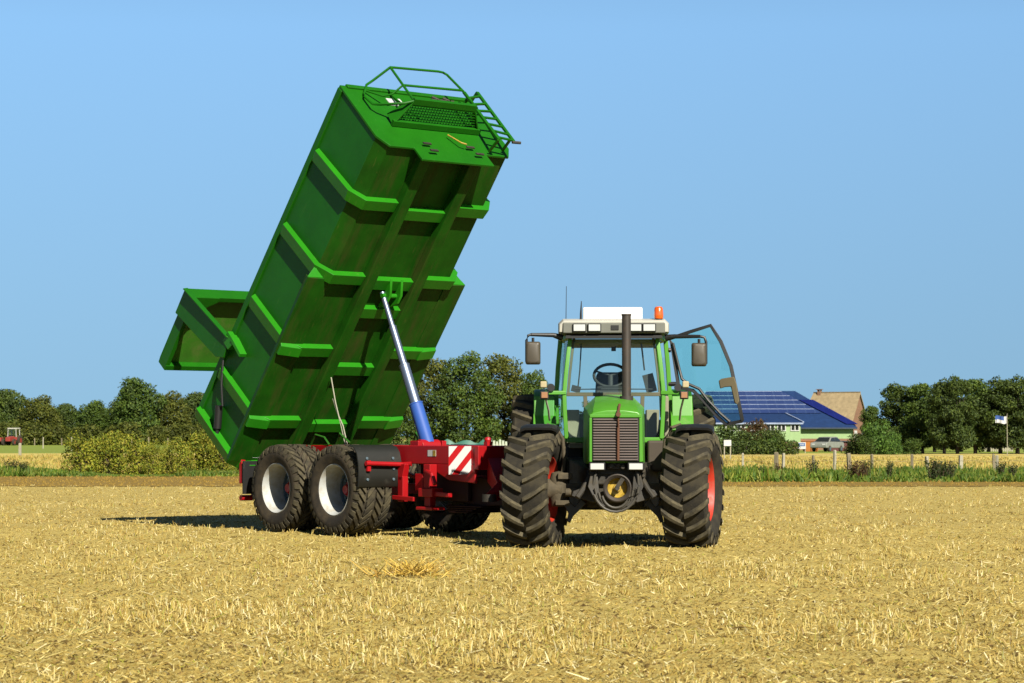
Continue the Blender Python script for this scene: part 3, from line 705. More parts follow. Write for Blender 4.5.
for px in (730, 741, 752, 761.5, 770.5, 781.5, 795):
    x = 250*(px-512)/F_PX; z0 = at(0,431,250).z - ZG; z1 = at(0,424.2,250).z - ZG
    mb = MB(); wd = .46
    for a, b in (((x-wd,-4.88,z0),(x-wd+.09,-4.76,z1)),((x+wd-.09,-4.88,z0),(x+wd,-4.76,z1)),((x-wd+.09,-4.88,z0),(x+wd-.09,-4.76,z0+.09)),((x-wd+.09,-4.88,z1-.09),(x+wd-.09,-4.76,z1)),((x-.05,-4.87,z0+.09),(x+.05,-4.76,z1-.09))): mb.box(a, b)
    wn = mb.build('window', M['window_white'], barn, smooth=False)
    mb = MB(); mb.box((x-wd+.09,-4.83,z0+.09),(x+wd-.09,-4.80,z1-.09)); mb.build('pane', M['dark_glass'], wn, smooth=False)
mb = MB()
for px in (812, 826, 839, 848): 
    x = 255*(px-512)/F_PX; mb.box((x-.35,.36,.35),(x+.35,.45,1.0))
mb.build('plinth_window', M['window_white'], barn, smooth=False)

fh = thing('farmhouse', 'old farmhouse with a tan thatched roof and brick gable behind the barn', 'farmhouse', (at(834,0,300).x, 300, ZG), radians(-27), scale=.97)
mb = MB(); hw_, hl_, ez, rz_ = 3.3, 3.6, 3.0, at(0,392.5,300).z - ZG
mb.prism([(-hl_,-hw_-.4,ez-.3),(hl_,-hw_-.4,ez-.3),(hl_,0,rz_),(-hl_+.8,0,rz_)], (0,.1,.30)); mb.prism([(-hl_,hw_+.4,ez-.3),(hl_,hw_+.4,ez-.3),(hl_,0,rz_),(-hl_+.8,0,rz_)], (0,-.1,.30))
mb.prism([(-hl_,-hw_-.4,ez-.3),(-hl_,hw_+.4,ez-.3),(-hl_+.8,0,rz_)], (.25,0,.1))
hr = mb.build('roof', M['thatch'], fh, smooth=False)
mb = MB(); mb.box((-hl_+.2,-hw_,-.2),(hl_-.2,hw_,ez)); mb.prism([(hl_-.2,-hw_,ez),(hl_-.2,hw_,ez),(hl_-.2,0,rz_-.1)], (-.3,0,0)); mb.build('wall', M['brick'], fh, smooth=False)
mb = MB(); mb.box((-2.2,-.3,rz_-.4),(-1.75,.3,rz_+.35)); mb.box((-2.35,-.4,rz_+.60),(-1.60,.4,rz_+.67)); mb.box((-2.2,-.3,rz_+.35),(-2.1,.3,rz_+.60)); mb.box((-1.85,-.3,rz_+.35),(-1.75,.3,rz_+.60))
mb.build('chimney', M['brick'], hr, smooth=False)
for y in (-1.5, 1.5):
    mb = MB(); mb.box((hl_-.22,y-.5,1.0),(hl_-.14,y+.5,2.3)); mb.build('window', M['window_white'], fh, smooth=False)

# dark red shed, orange skip, sign boards
sh = thing('shed', 'low dark red shed behind the parked silver car', 'shed', (at(840,0,236).x, 236, ZG))
mb = MB(); mb.box((-1.0,0,-.1),(1.0,2.4,1.05)); mb.build('wall', mat('shed_red', (.13,.025,.018), .7), sh, smooth=False)
mb = MB(); mb.prism([(-1.1,-.15,1.06),(1.1,-.15,.92),(1.1,-.15,.98),(-1.1,-.15,1.14)], (0,2.7,0)); mb.build('roof', M['roof_grey'], sh, smooth=False)
sk = thing('skip', 'orange metal skip between the blue sign and the car', 'skip', (at(811,0,232).x, 232, ZG))
mb = MB(); mb.loft([[(-.62,0,.0),(.62,0,.0),(.62,1.4,.0),(-.62,1.4,.0)],[(-.8,-.15,1.0),(.8,-.15,1.0),(.8,1.6,1.0),(-.8,1.6,1.0)]]); mb.build('bin', mat('skip_orange', (.62,.22,.03), .6, dirt=.4), sk)
mb = MB(); mb.box((-.84,-.2,1.003),(.84,-.1,1.09)); mb.box((-.84,1.55,1.003),(.84,1.65,1.09))
for x in (-.55,0,.55): mb.bar((x*1.0,-.06,.1),(x*1.2,-.19,.98),.08,.06)
mb.build('rim', mat('skip_rim', (.45,.14,.02), .6), sk)
def board(name, lab, px, Y, x0, x1, y0, y1, two, panel):
    t = thing(name, lab, 'sign', (Y*(px-512)/F_PX, Y, ZG)); k = Y/F_PX
    xa, xb = (x0-px)*k, (x1-px)*k; za, zb = EYE.z-ZG+(HZ-y1)*k, EYE.z-ZG+(HZ-y0)*k
    mb = MB(); mb.box((xa,-.03,za),(xb,.03,zb)); mb.build('panel', M['window_white'], t, bevel=.01)
    mb = MB()
    for x in (xa+.04, xb-.04): mb.box((x-.03,.032,-.1),(x+.03,.09,zb-.02))
    mb.build('legs', M['white_post'], t)
    if panel:
        p = mat('sign_blue', (.03,.14,.42), .5); mb = MB(); w_ = xb-xa; h_ = zb-za
        mb.box((xa+.08*w_,-.04,za+.42*h_),(xb-.08*w_,-.032,zb-.12*h_)); mb.build('blue_field', p, t, smooth=False)
        mb = MB()
        for i in range(4): mb.box((xa+(.17+.17*i)*w_,-.048,za+.56*h_),(xa+(.27+.17*i)*w_,-.042,za+.72*h_))
        mb.build('pale_marks', M['window_white'], t, smooth=False)
board('sign_board', 'plain white board on two legs beside the tractor wheel', 727, 150, 723.6, 731, 440, 446, True, False)
board('sign_board', 'white sign board with a blue field near the barn', 801.5, 205, 797, 805.5, 442.3, 449, True, True)

def make_car(name, lab, loc, rz, paint, group=None):
    t = thing(name, lab, 'car', loc, rz, group)
    mb = MB(); W = .86
    prof = [(-2.05,.38),(-2.1,.62),(-2.02,.88),(-1.2,.98),(1.75,.95),(2.02,.86),(2.08,.55),(2.0,.36)]
    mb.loft([[(x, y, z) for x, z in prof] for y in (-W, W)]); mb.build('body', paint, t, bevel=.06)
    mb = MB(); cab = [(-1.25,.97,.80),(-.55,1.42,.64),(.85,1.45,.64),(1.7,.96,.78)]
    mb.loft([[(x, -y, z) for x, z, y in cab], [(x, y, z) for x, z, y in cab]]); cb = mb.build('cabin', paint, t, bevel=.05)
    mb = MB()
    for s in (-1, 1):
        mb.prism([(-1.08,s*.80,1.02),(-.50,s*.672,1.36),(.10,s*.672,1.37),(.10,s*.80,1.0)], (0,s*.012,0)); mb.prism([(.18,s*.80,1.0),(.18,s*.672,1.37),(.80,s*.672,1.38),(1.4,s*.80,1.0)], (0,s*.012,0))
    mb.prism([(-1.24,-.70,1.01),(-1.24,.70,1.01),(-.64,.58,1.37),(-.64,-.58,1.37)], (-.03,0,.02)); mb.prism([(1.68,-.68,1.0),(1.68,.68,1.0),(.96,.57,1.40),(.96,-.57,1.40)], (.03,0,.02))
    mb.build('window', M['dark_glass'], cb, smooth=False)
    for x in (-1.3, 1.3):
        for s in (-1, 1):
            mb = MB(); mb.lathe([(-.1,.0),(-.1,.26),(-.07,.31),(.07,.31),(.1,.26),(.1,.0)], 20, 'y', (x, s*.80, .31)); wl = mb.build('wheel', M['rubber'], t)
            mb = MB(); mb.lathe([(s*.10,.0),(s*.115,.19)], 16, 'y', (x, s*.80, .31)); mb.build('rim', M['rim_shade_steel'], wl)
    for s in (-1, 1):
        mb = MB(); mb.box((-2.11,s*.55-.16,.64),(-2.04,s*.55+.16,.78)); mb.build('headlight', M['lamp_glass'], t, bevel=.02)
    return t
make_car('parked_car', 'silver parked car in front of the low dark red shed', (at(827,0,229).x, 229, ZG), radians(58), mat('silver', (.34,.36,.31), .45))

# pale garden fence half hidden behind the tree trunks, flag
wf = thing('garden_fence', 'white garden fence half hidden behind the trunks under the flag', 'fence', (at(998,0,232).x, 232, ZG))
mb = MB()
for i in range(14): mb.box((-1.35+i*.2,0,.0),(-1.22+i*.2,.04,.62+.18*((i*7) % 3)/2))
mb.build('pickets', M['white_post'], wf)
mb = MB(); mb.box((-1.4,.045,.2),(1.5,.09,.28)); mb.box((-1.4,.045,.45),(1.5,.09,.53)); mb.build('rail', M['white_post'], wf)
fl = thing('flagpole', 'thin pole flying a blue and white flag before the dark trees', 'flag', (at(1006.8,0,185).x, 185, ZG))
mb = MB(); mb.tube([(0,0,-.2),(0,0,3.25)], [.035,.02], 8); mb.build('pole', M['white_post'], fl)
mb = MB(); z1 = at(0,416,185).z - ZG; z0 = at(0,423.3,185).z - ZG
n = 12
def fx(i): return (-.92*i/n, .07*sin(i*.9), -.05*sin(i*.5))
for lo, hi, k in ((0, .45, 0), (.45, 1, 1)):
    mb.mi = k
    for i in range(n):
        p, q = Vector(fx(i)), Vector(fx(i+1)); za, zb = z0+(z1-z0)*lo, z0+(z1-z0)*hi
        if k == 1 and i < 3: mb.mi = 0
        elif k == 1: mb.mi = 1
        mb.loft([[p+Vector((0,0,za)), p+Vector((0,0,zb)), p+Vector((0,.012,zb)), p+Vector((0,.012,za))], [q+Vector((0,0,za)), q+Vector((0,0,zb)), q+Vector((0,.012,zb)), q+Vector((0,.012,za))]])
mb.build('flag_cloth', [M['sign_white'], mat('flag_blue', (.03,.10,.36), .7)], fl, ang=60)

# pale slatted panel and a green sheet behind the trailer frame
pp = thing('slatted_panel', 'pale slatted panel standing behind the trailer frame beside the left front tyre', 'panel', (at(503,0,118).x, 118, ZG))
mb = MB()
for i in range(11): mb.box((-.80+i*.15,0,.0),(-.69+i*.15,.04,1.20+.05*((i*5) % 3)))
mb.build('slats', mat('pale_green_white', (.60,.68,.52), .5), pp, bevel=.01)
mb = MB(); mb.box((-.85,.045,.35),(.9,.09,.45)); mb.box((-.85,.045,.98),(.9,.09,1.08)); mb.build('rail', M['white_post'], pp)
mb = MB(); n = 16; rings = []
for i in range(n+1):
    x = -1.9 + 3.2*i/n; h = 1.24 + .09*sin(i*1.3) - .03*(i % 3); rings.append([(x,-.5,0),(x,-.42,h*.6),(x,-.15,h),(x,.3,h*.95),(x,.6,0)])
mb.loft(rings); tag(mb.build('tarpaulin', mat('tarp_green', (.015,.16,.11), .5), None, (at(461,0,120).x, 120, ZG), ang=50), 'dark turquoise tarpaulin over a heap behind the trailer frame', 'tarpaulin')

# small red tractor far to the left, seen from the front
ft = thing('small_tractor', 'small red tractor with a pale cab far off at the left edge', 'tractor', (at(10.5,0,395).x, 395, ZG), radians(-12))
rd = mat('far_red', (.40,.05,.03), .6)
mb = MB(); mb.loft([[(-.42,-1.0,.7),(.42,-1.0,.7),(.42,-1.0,1.35),(-.42,-1.0,1.35)],[(-.5,.7,.7),(.5,.7,.7),(.5,.7,1.55),(-.5,.7,1.55)]]); mb.build('hood', rd, ft, bevel=.05)
mb = MB(); mb.box((-.9,.5,.85),(.9,2.4,1.4)); mb.build('fender', rd, ft, bevel=.06)
mb = MB()
for x in (-.75,.75):
    for y in (.75,2.2): mb.bar((x,y,1.4),(x*.92,y,2.75),.1,.1,(0,1,0))
mb.box((-.8,.65,2.75),(.8,2.35,2.95)); mb.build('cab', M['cream'], ft, bevel=.03)
mb = MB(); mb.box((-.66,.72,1.55),(.66,.74,2.72)); mb.build('windscreen', M['glass'], ft, smooth=False)
for x, y, r_, w_ in ((-.95,-.6,.55,.35),(.95,-.6,.55,.35),(-1.0,1.6,.85,.45),(1.0,1.6,.85,.45)):
    mb = MB(); mb.lathe([(-w_/2,0),(-w_/2,r_*.9),(-w_*.35,r_),(w_*.35,r_),(w_/2,r_*.9),(w_/2,0)], 24, 'x', (x,y,r_)); wh = mb.build('wheel', M['rubber'], ft)
    mb = MB(); s = 1 if x > 0 else -1; mb.lathe([(s*w_*.52,.0),(s*w_*.52,r_*.5)], 16, 'x', (x,y,r_)); mb.build('rim', rd, wh)
tg = thing('far_trailer', 'red low trailer cut off at the left edge behind the small tractor', 'trailer', (at(-8,0,402).x, 402, ZG))
mb = MB(); mb.box((-1.8,0,.7),(1.6,2,1.35)); mb.build('box', rd, tg, bevel=.04)
for x in (-1, .8):
    mb = MB(); mb.lathe([(-.15,0),(-.15,.36),(.15,.36),(.15,0)], 16, 'y', (x,-.1,.36)); mb.build('wheel', M['rubber'], tg)

# ------------------------------------------------------------------ tyres
def lug_bar(mb, w, R, n, side, lead, hgt=.05, t0=.03, half_top=.020, half_base=.038, ext=.10):
    """angled lugs of a traction tyre on one half of the tread; axis x"""
    for i in range(n):
        ph = 2*pi*(i + (.5 if side > 0 else 0))/n
        rings = []
        S = [(t0, 0), (.2, .12), (.4, .30), (.6, .50), (.8, .74), (.97, .96), (1.04, 1.04), (1.05, 1.10)]
        for k, (t, a) in enumerate(S):
            x = side * t * w/2
            rt = R - .022*t*t - (0 if t < .96 else (t-.96)*ext*9); rb = rt - hgt - (.02 if t > .9 else 0)
            if k == 0: rt -= .004
            am = ph - lead * a * .62 * (w/2) / R
            at_, ab = half_top/R*(1 + .35*t), half_base/R*(1 + .25*t)
            rings.append([(x, r*sin(an), r*cos(an)) for r, an in ((rb, am-ab), (rt, am-at_), (rt, am+at_), (rb, am+ab))])
        mb.loft(rings)
def traction_wheel(parent, name, R, w, rim_r, c, rz, n, outer, lead=-1, hubmat='rim_red', hgt=.05, flip=1):
    """hub (parent piece) > tyre, tread lugs in the same mesh, rim"""
    mb = MB(); s = outer
    mb.lathe([(s*.02,0),(s*.10,.0),(s*.11,.10),(s*.10,.13),(s*.02,.15)], 24)
    for k in range(8): a = 2*pi*k/8; mb.obox((s*.115,.085*cos(a),.085*sin(a)), (.03,.026,.026))
    hub = mb.build(name, M[hubmat], parent, c, (0, 0, rz))
    Rb = R - hgt
    mb = MB()
    prof = [(-w*.36,rim_r),(-w*.43,rim_r+.035),(-w*.49,rim_r+(Rb-rim_r)*.42),(-w*.50,rim_r+(Rb-rim_r)*.6),(-w*.475,Rb-.055),(-w*.43,Rb-.02),(-w*.25,Rb-.008),(0,Rb)]
    prof += [(-x, r) for x, r in prof[-2::-1]]
    mb.lathe(prof, 72)
    mb.mi = 1
    for sd in (-1, 1): lug_bar(mb, w, R, n, sd, lead, hgt)
    mb.build('tyre', [M['rubber_tread'], M['lug']], hub, ang=28)
    mb = MB()
    mb.lathe([(-w*.37,rim_r+.03),(-w*.37,rim_r-.005),(-w*.30,rim_r-.03),(s*w*.0,rim_r-.05),(w*.30,rim_r-.03),(w*.37,rim_r-.005),(w*.37,rim_r+.03)], 56)
    mb.lathe([(s*w*.20,rim_r-.03),(s*w*.17,rim_r*.86),(s*w*.05,rim_r*.62),(s*.03,rim_r*.34),(s*.03,.02)], 56)
    for k in range(8):
        a = 2*pi*k/8; mb.obox((s*w*.125,rim_r*.74*cos(a),rim_r*.74*sin(a)), (.05,.10,.05), (a,0,0))
    mb.build('rim', M[hubmat], hub)
    return hub
def block_wheel(parent, R, w, rim_r, c, outer):
    """trailer wheel with a zigzag block tread; axis y, outer = -1 or 1 along y"""
    mb = MB(); s = outer
    mb.lathe([(-s*.12,0),(s*.07,.0),(s*.08,.06),(s*.05,.085),(-s*.12,.11)], 24, 'y')
    for k in range(10): a = 2*pi*k/10; mb.obox((.15*cos(a), -s*.07, .15*sin(a)), (.03,.05,.03))
    hub = mb.build('wheel', M['red_paint'], parent, c)
    mb = MB(); Rb = R - .036
    prof = [(-w*.42,rim_r),(-w*.46,rim_r+.02),(-w*.505,rim_r+(Rb-rim_r)*.4),(-w*.51,rim_r+(Rb-rim_r)*.62),(-w*.49,Rb-.06),(-w*.455,Rb-.018),(-w*.25,Rb-.002),(0,Rb)]
    prof += [(-x, r) for x, r in prof[-2::-1]]
    mb.lathe(prof, 72, 'y'); mb.mi = 1
    n = 30; edges = [-.485,-.25,0.0,.25,.485]
    for col in range(4):
        xa, xb = edges[col]*w + .016, edges[col+1]*w - .016
        sl = .075 if col % 2 == 0 else -.075
        for i in range(n):
            ph = 2*pi*(i + (.0 if col in (0,3) else .5))/n; hb = pi/n*.66
            rings = []
            for x, off in ((xa, -sl), ((xa+xb)/2, 0), (xb, sl)):
                drop = .03*max(0, abs(x)/(w/2) - .55)**1.5*2
                rt, rb = R - drop, Rb - drop - .02
                m_ = ph + off/R*1.0
                rings.append([(r*sin(an), x, r*cos(an)) for r, an in ((rb, m_-hb*1.08),(rt, m_-hb*.92),(rt, m_+hb*.92),(rb, m_+hb*1.08))])
            mb.loft(rings)
        # shoulder blocks
    for sd in (-1, 1):
        for i in range(n):
            ph = 2*pi*(i+.25)/n; hb = pi/n*.6
            rings = [[(r*sin(an), sd*x, r*cos(an)) for r, an in ((r0-.02, ph-hb),(r0, ph-hb*.9),(r0, ph+hb*.9),(r0-.02, ph+hb))] for x, r0 in ((w*.46, R-.014),(w*.50, R-.06),(w*.513, R-.10))]
            mb.loft(rings)
    mb.build('tyre', [M['rubber'], M['block']], hub, ang=28)
    mb = MB()
    mb.lathe([(s*w*.44,rim_r+.012),(s*w*.455,rim_r),(s*w*.42,rim_r-.012),(s*w*.36,rim_r-.035),(s*w*.05,rim_r-.05),(-s*w*.40,rim_r-.02)], 64, 'y')
    mb.mi = 1
    mb.lathe([(-s*w*.10,rim_r-.046),(-s*w*.10,rim_r-.07),(-s*w*.16,rim_r-.075),(-s*w*.17,rim_r*.70),(-s*w*.13,rim_r*.66),(-s*w*.12,rim_r*.50),(-s*w*.15,rim_r*.47),(-s*w*.15,.10)], 64, 'y')
    for k in range(10): a = 2*pi*k/10; mb.obox((rim_r*.57*cos(a), -s*w*.105, rim_r*.57*sin(a)), (.035,.04,.035), (0,a,0))
    mb.build('rim', [M['rim_white'], M['rim_shade_steel']], hub)
    return hub

# ------------------------------------------------------------------ tipping trailer
PSI = radians(39.625); K_T = 1.0
T0 = EYE + K_T*(Vector((-2.084, 35.625, 0)) - EYE)
trl = thing('tipping_trailer', 'red framed two axle farm trailer with its green dump body tipped up high', 'trailer', T0, -(pi/2 - PSI), None, K_T)
TW = .62
for s in (-.739, .739):
    for y in (-1, 1):
        block_wheel(trl, .654, TW, .365, (s, y*(1.271 - TW/2), .624), y)
# frame
mb = MB()
for y in (-.43, .43):
    mb.box((-1.70, y-.055, 1.0), (3.05, y+.055, 1.262))
for x in (-1.7, -.8, .2, 1.0, 1.9): mb.box((x, -.374, 1.03), (x+.14, .374, 1.23))
mb.box((2.60, -.374, .93), (2.9, .374, 1.25))
mb.box((3.052, -.50, .93), (3.14, .50, 1.258))
mb.prism([(1.9,-.487,1.0),(3.05,-.487,1.0),(3.05,-.487,.74),(2.45,-.487,.78)], (0,.05,0)); mb.prism([(1.9,.437,1.0),(3.05,.437,1.0),(3.05,.437,.74),(2.45,.437,.78)], (0,.05,0))
mb.loft([[(3.14,-.34,.76),(3.14,.30,.76),(3.14,.30,1.10),(3.14,-.34,1.10)],[(3.55,-.50,.58),(3.55,-.22,.58),(3.55,-.22,.76),(3.55,-.50,.76)],[(3.75,-.86,.50),(3.72,-.66,.50),(3.72,-.66,.62),(3.75,-.86,.62)]])
frame = mb.build('frame', M['red_paint'], trl, bevel=.012)
mb = MB()
mb.loft([[(1.75,-.26,.52),(1.75,.26,.52),(1.75,.26,.86),(1.75,-.26,.86)],[(2.9,-.24,.42),(2.9,.24,.42),(2.9,.24,.82),(2.9,-.24,.82)],[(3.40,-.22,.44),(3.38,.16,.44),(3.38,.16,.74),(3.40,-.22,.74)]])
for y in (-.30,.30): mb.box((1.6,y-.03,.48),(2.7,y+.03,1.0))
for k in range(4): mb.box((2.2+.02*k,-.34,.40-.028*k),(3.0-.1*k,.34,.424-.028*k))
mb.build('drawbar', M['drawbar'], trl, bevel=.012)
mb = MB(); mb.lathe([(-.05,.05),(-.05,.10),(.05,.10),(.05,.05),(-.05,.05)], 20, 'z', (3.78,-.82,.56)); mb.build('drawbar_eye', M['cast'], trl)
mb = MB()
mb.box((2.95,-.25,1.264),(3.03,-.16,1.32)); mb.lathe([(-.04,0),(-.04,.045),(.0,.055),(.03,.04),(.045,0)], 14, 'z', (2.99,-.205,1.345))
mb.build('coupling_post', M['red_bright'], frame)
# running gear
mb = MB()
for s in (-.739, .739):
    mb.box((s-.07,-.98,.55),(s+.07,.98,.70))
    for y in (-.55,.55):
        mb.strip([(s-.62,y-.04,.80),(s-.3,y-.04,.74),(s,y-.04,.72),(s+.3,y-.04,.74),(s+.62,y-.04,.80)], [(s-.62,y+.04,.80),(s-.3,y+.04,.74),(s,y+.04,.72),(s+.3,y+.04,.74),(s+.62,y+.04,.80)], (0,0,.06))
        mb.box((s-.09,y-.07,.68),(s+.09,y+.07,.82))
for x in (-1.45, 0, 1.45):
    for y in (-.55,.55): mb.prism([(x-.14,y-.05,1.0),(x+.14,y-.05,1.0),(x+.06,y-.05,.76),(x-.06,y-.05,.76)], (0,.1,0))
mb.build('axles', M['red_paint'], trl, bevel=.01)
# support jack and side brackets seen in front of the wheels
mb = MB()
mb.box((2.05,-.62,.66),(2.20,-.49,1.0)); mb.box((1.98,-.66,.54),(2.30,-.46,.66)); mb.bar((2.0,-.58,.60),(2.62,-.58,.57),.07,.06); mb.box((2.06,-.61,.40),(2.19,-.50,.54)); mb.box((1.95,-.68,.355),(2.32,-.44,.40))
mb.tube([(2.1,-.6,.9),(2.35,-.7,.86),(2.45,-.72,.72)], .035, 8)
mb.build('support_jack', M['red_paint'], trl, bevel=.01)
mb = MB()
mb.box((1.42,-.60,.46),(1.54,-.50,.82)); mb.bar((1.35,-.62,.52),(1.85,-.62,.50),.06,.06); mb.box((1.62,-.44,.62),(1.80,-.30,.86))
mb.build('axle_bracket', M['red_paint'], trl, bevel=.008)
# mud flaps and their red arms
for sd in (-1, 1):
    mb = MB(); a = []; b = []
    for x, z in ((1.16,1.26),(1.28,1.235),(1.36,1.15),(1.40,1.0),(1.41,.83),(1.40,.67)):
        a.append((x, sd*1.29, z)); b.append((x, sd*.53, z))
    mb.strip(a, b, (.018,0,.012)); fp = mb.build('mudguard', M['mudflap'], trl, ang=60)
    mb = MB()
    for yy in (.68, 1.14):
        for zz in (1.08,.93,.78): mb.lathe([(.0,.022),(.012,.020),(.018,.0)], 10, 'x', (1.428 if zz < 1.05 else 1.41, sd*yy, zz))
    mb.build('bolts', M['rim_shade_steel'], fp)
    mb = MB(); mb.tube([(1.47,sd*1.20,1.01),(1.47,sd*.56,.99),(1.6,sd*.49,1.0)], .034, 10); mb.box((1.43,sd*1.14-.03,.90),(1.47,sd*1.14+.03,1.05)); mb.build('mudguard_arm', M['red_paint'], trl)
    mb = MB(); mb.box((-1.63,sd*.55,.52),(-1.61,sd*1.25,1.02)); mb.build('rear_mudflap', M['black'], trl)
# chevron boards
for sd in (-1, 1):
    W_, H_ = .455, .39; x = 2.95; y0 = -sd*.425; z0 = .868
    poly = [(0,H_),(W_,H_),(W_,0.0),(.13,0.0),(0,.10)]                   # along outward direction from W.. (0 = inner)
    def P3(q, xx): return (xx, (-.425 - q[0]) if sd < 0 else (.425 + q[0]), z0 + q[1])
    mb = MB(); mb.prism([P3(q, x) for q in poly], (.012,0,0)); bd = mb.build('chevron_board', M['red_bright'], trl, smooth=False)
    mb = MB()
    def clip(pl, n_, c_):
        out = []
        for i in range(len(pl)):
            p, q = pl[i], pl[(i+1) % len(pl)]; dp = p[0]*n_[0]+p[1]*n_[1]-c_; dq = q[0]*n_[0]+q[1]*n_[1]-c_
            if dp >= 0: out.append(p)
            if dp*dq < 0: t = dp/(dp-dq); out.append((p[0]+(q[0]-p[0])*t, p[1]+(q[1]-p[1])*t))
        return out
    nn = (sqrt(.5), sqrt(.5))                                               # stripes rise towards the inner side in the picture
    for c0 in (.085, .285, .49):
        pl = clip(clip(poly, nn, c0), (-nn[0], -nn[1]), -(c0+.112))
        if len(pl) > 2: mb.prism([P3(q, x+.0125) for q in pl], (.003,0,0))
    mb.build('white_stripes', M['sign_white'], bd, smooth=False)
    mb = MB(); mb.box((2.90, sd*.49, .95), (2.948, sd*.84, 1.2)); mb.build('board_bracket', M['red_paint'], bd)
    mb = MB(); mb.box((1.98, sd*.486, 1.11), (2.17, sd*.489, 1.20)); st = mb.build('sticker', M['sign_white'], frame, smooth=False)
    mb = MB(); mb.box((2.10, sd*.4895, 1.115), (2.165, sd*.492, 1.195)); mb.build('sticker_field', M['yellow'], st, smooth=False)
# rear lamp beam
mb = MB(); mb.box((-1.74,-1.22,1.06),(-1.67,1.22,1.20)); mb.box((-1.74,-1.24,.68),(-1.68,-1.16,1.06)); mb.box((-1.74,1.16,.68),(-1.68,1.24,1.06)); lb = mb.build('lamp_beam', M['red_paint'], trl, bevel=.008)
mb = MB()
for sd in (-1, 1): mb.box((-1.668,sd*1.0-.16,1.07),(-1.658,sd*1.0+.16,1.19))
mb.build('reflector_plate', M['sign_white'], lb)
for sd in (-1, 1):
    mb = MB(); mb.box((-1.80,sd*1.06-.1,.70),(-1.742,sd*1.06+.1,.98)); mb.build('rear_light', M['red_bright'], lb, bevel=.015)
    mb = MB(); mb.tube([(-1.72,sd*1.02,.46),(-1.72,sd*1.22,.46)], .045, 10); mb.bar((-1.72,sd*1.0,.46),(-1.72,sd*.9,1.06),.05,.05); mb.build('side_marker', M['red_paint'], lb)
    mb = MB(); mb.lathe([(0,.05),(sd*.05,.045),(sd*.06,0)], 12, 'y', (-1.71, sd*1.225, 1.13)); mb.build('side_lamp', M['lamp_glass'], lb)

# --- lift cylinder
TH = radians(51.802); PIV = Vector((-1.733, 0, .977))
def body2tr(u, v, w): return PIV + Vector((cos(TH)*u - sin(TH)*w, -v, sin(TH)*u + cos(TH)*w))
c0 = Vector((1.353, 0, 1.28)); c1 = body2tr(3.295, .094, -.06)
pt = lambda t: c0 + (c1-c0)*t
mb = MB()
mb.tube([pt(0), pt(.255)], .10, 20); mb.tube([pt(.255), pt(.262)], .106, 20); cyl = mb.build('lift_cylinder', M['cyl_blue'], trl, ang=50)
mb = MB()
mb.tube([pt(.262), pt(.51)], .077, 20); mb.tube([pt(.51), pt(.516)], .083, 20); mb.tube([pt(.516), pt(.765)], .056, 20); mb.tube([pt(.765), pt(.770)], .061, 20); mb.tube([pt(.77), pt(1)], .042, 20)
mb.build('piston_stages', M['chrome'], cyl, ang=50)
mb = MB()
mb.box((1.18,-.374,1.08),(1.54,.374,1.20)); mb.lathe([(-.17,0),(-.17,.10),(.17,.10),(.17,0)], 18, 'y', (1.36,0,1.25)); mb.box((1.26,-.26,1.2),(1.46,-.18,1.33)); mb.box((1.26,.18,1.2),(1.46,.26,1.33))
mb.build('cylinder_mount', M['red_paint'], cyl, bevel=.01)
mb = MB()
for o_, e_ in ((0,0),(.05,-.32)):
    top = Vector((-.49+o_, -.42, 2.28+e_)); mb.tube([top, (-.36+o_,-.43,1.9+e_*.5), (-.20+o_,-.44,1.55), (-.08+o_,-.44,1.24)], .009, 6)
mb.build('hydraulic_hose', mat('hose_pale', (.50,.48,.36), .5), trl)
mb = MB()
for q in ([(-.9,-.5,1.27),(-.75,-.52,1.42),(-.55,-.5,1.38),(-.45,-.48,1.27)],[(-.3,-.46,1.27),(-.15,-.5,1.44),(.05,-.46,1.30)],[(.6,.3,1.27),(.8,.2,1.45),(1.0,.1,1.3)]): mb.tube(q, .016, 6)
mb.build('looped_hose', M['tractor_green_dark'], trl)

# --- dump body
body_o = None
Lb, Lt, WF, WR, HH, C1, FF = 5.786, 5.897, 1.202, 1.272, 1.395, .186, 1.078
hw = lambda u: WR + (WF-WR)*u/Lb
B3 = lambda u, v, w: Vector((u, -v, w))
def section(u, o=0, flr=True):
    h = hw(u) + o
    return [(h, HH), (h, C1 - o*.35), (FF + o*.35, -o), (-FF - o*.35, -o), (-h, C1 - o*.35), (-h, HH)]
mb = MB()
rings = []
for u in (0.0, 1.45, 2.9, 4.34, Lb-.03):
    outer = section(u); inner = [(v*(1-.045/abs(v)) if abs(v) > .01 else v, w + (.04 if w < .5 else 0)) for v, w in outer]
    lean = (Lt-Lb)*u/Lb
    rings.append([B3(u + lean*w/HH, v, w) for v, w in outer] + [B3(u + lean*w/HH, v, w) for v, w in reversed(inner)])
mb.loft(rings)
for f_i in range(len(mb.f)):                          # belly faces take the green with shade painted in, plus stains
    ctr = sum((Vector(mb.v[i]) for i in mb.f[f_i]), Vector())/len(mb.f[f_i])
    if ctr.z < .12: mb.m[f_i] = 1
body_o = mb.build('dump_body', [M['trailer_green'], M['belly_shaded_green']], trl, PIV, (0, -TH, 0), bevel=.012)
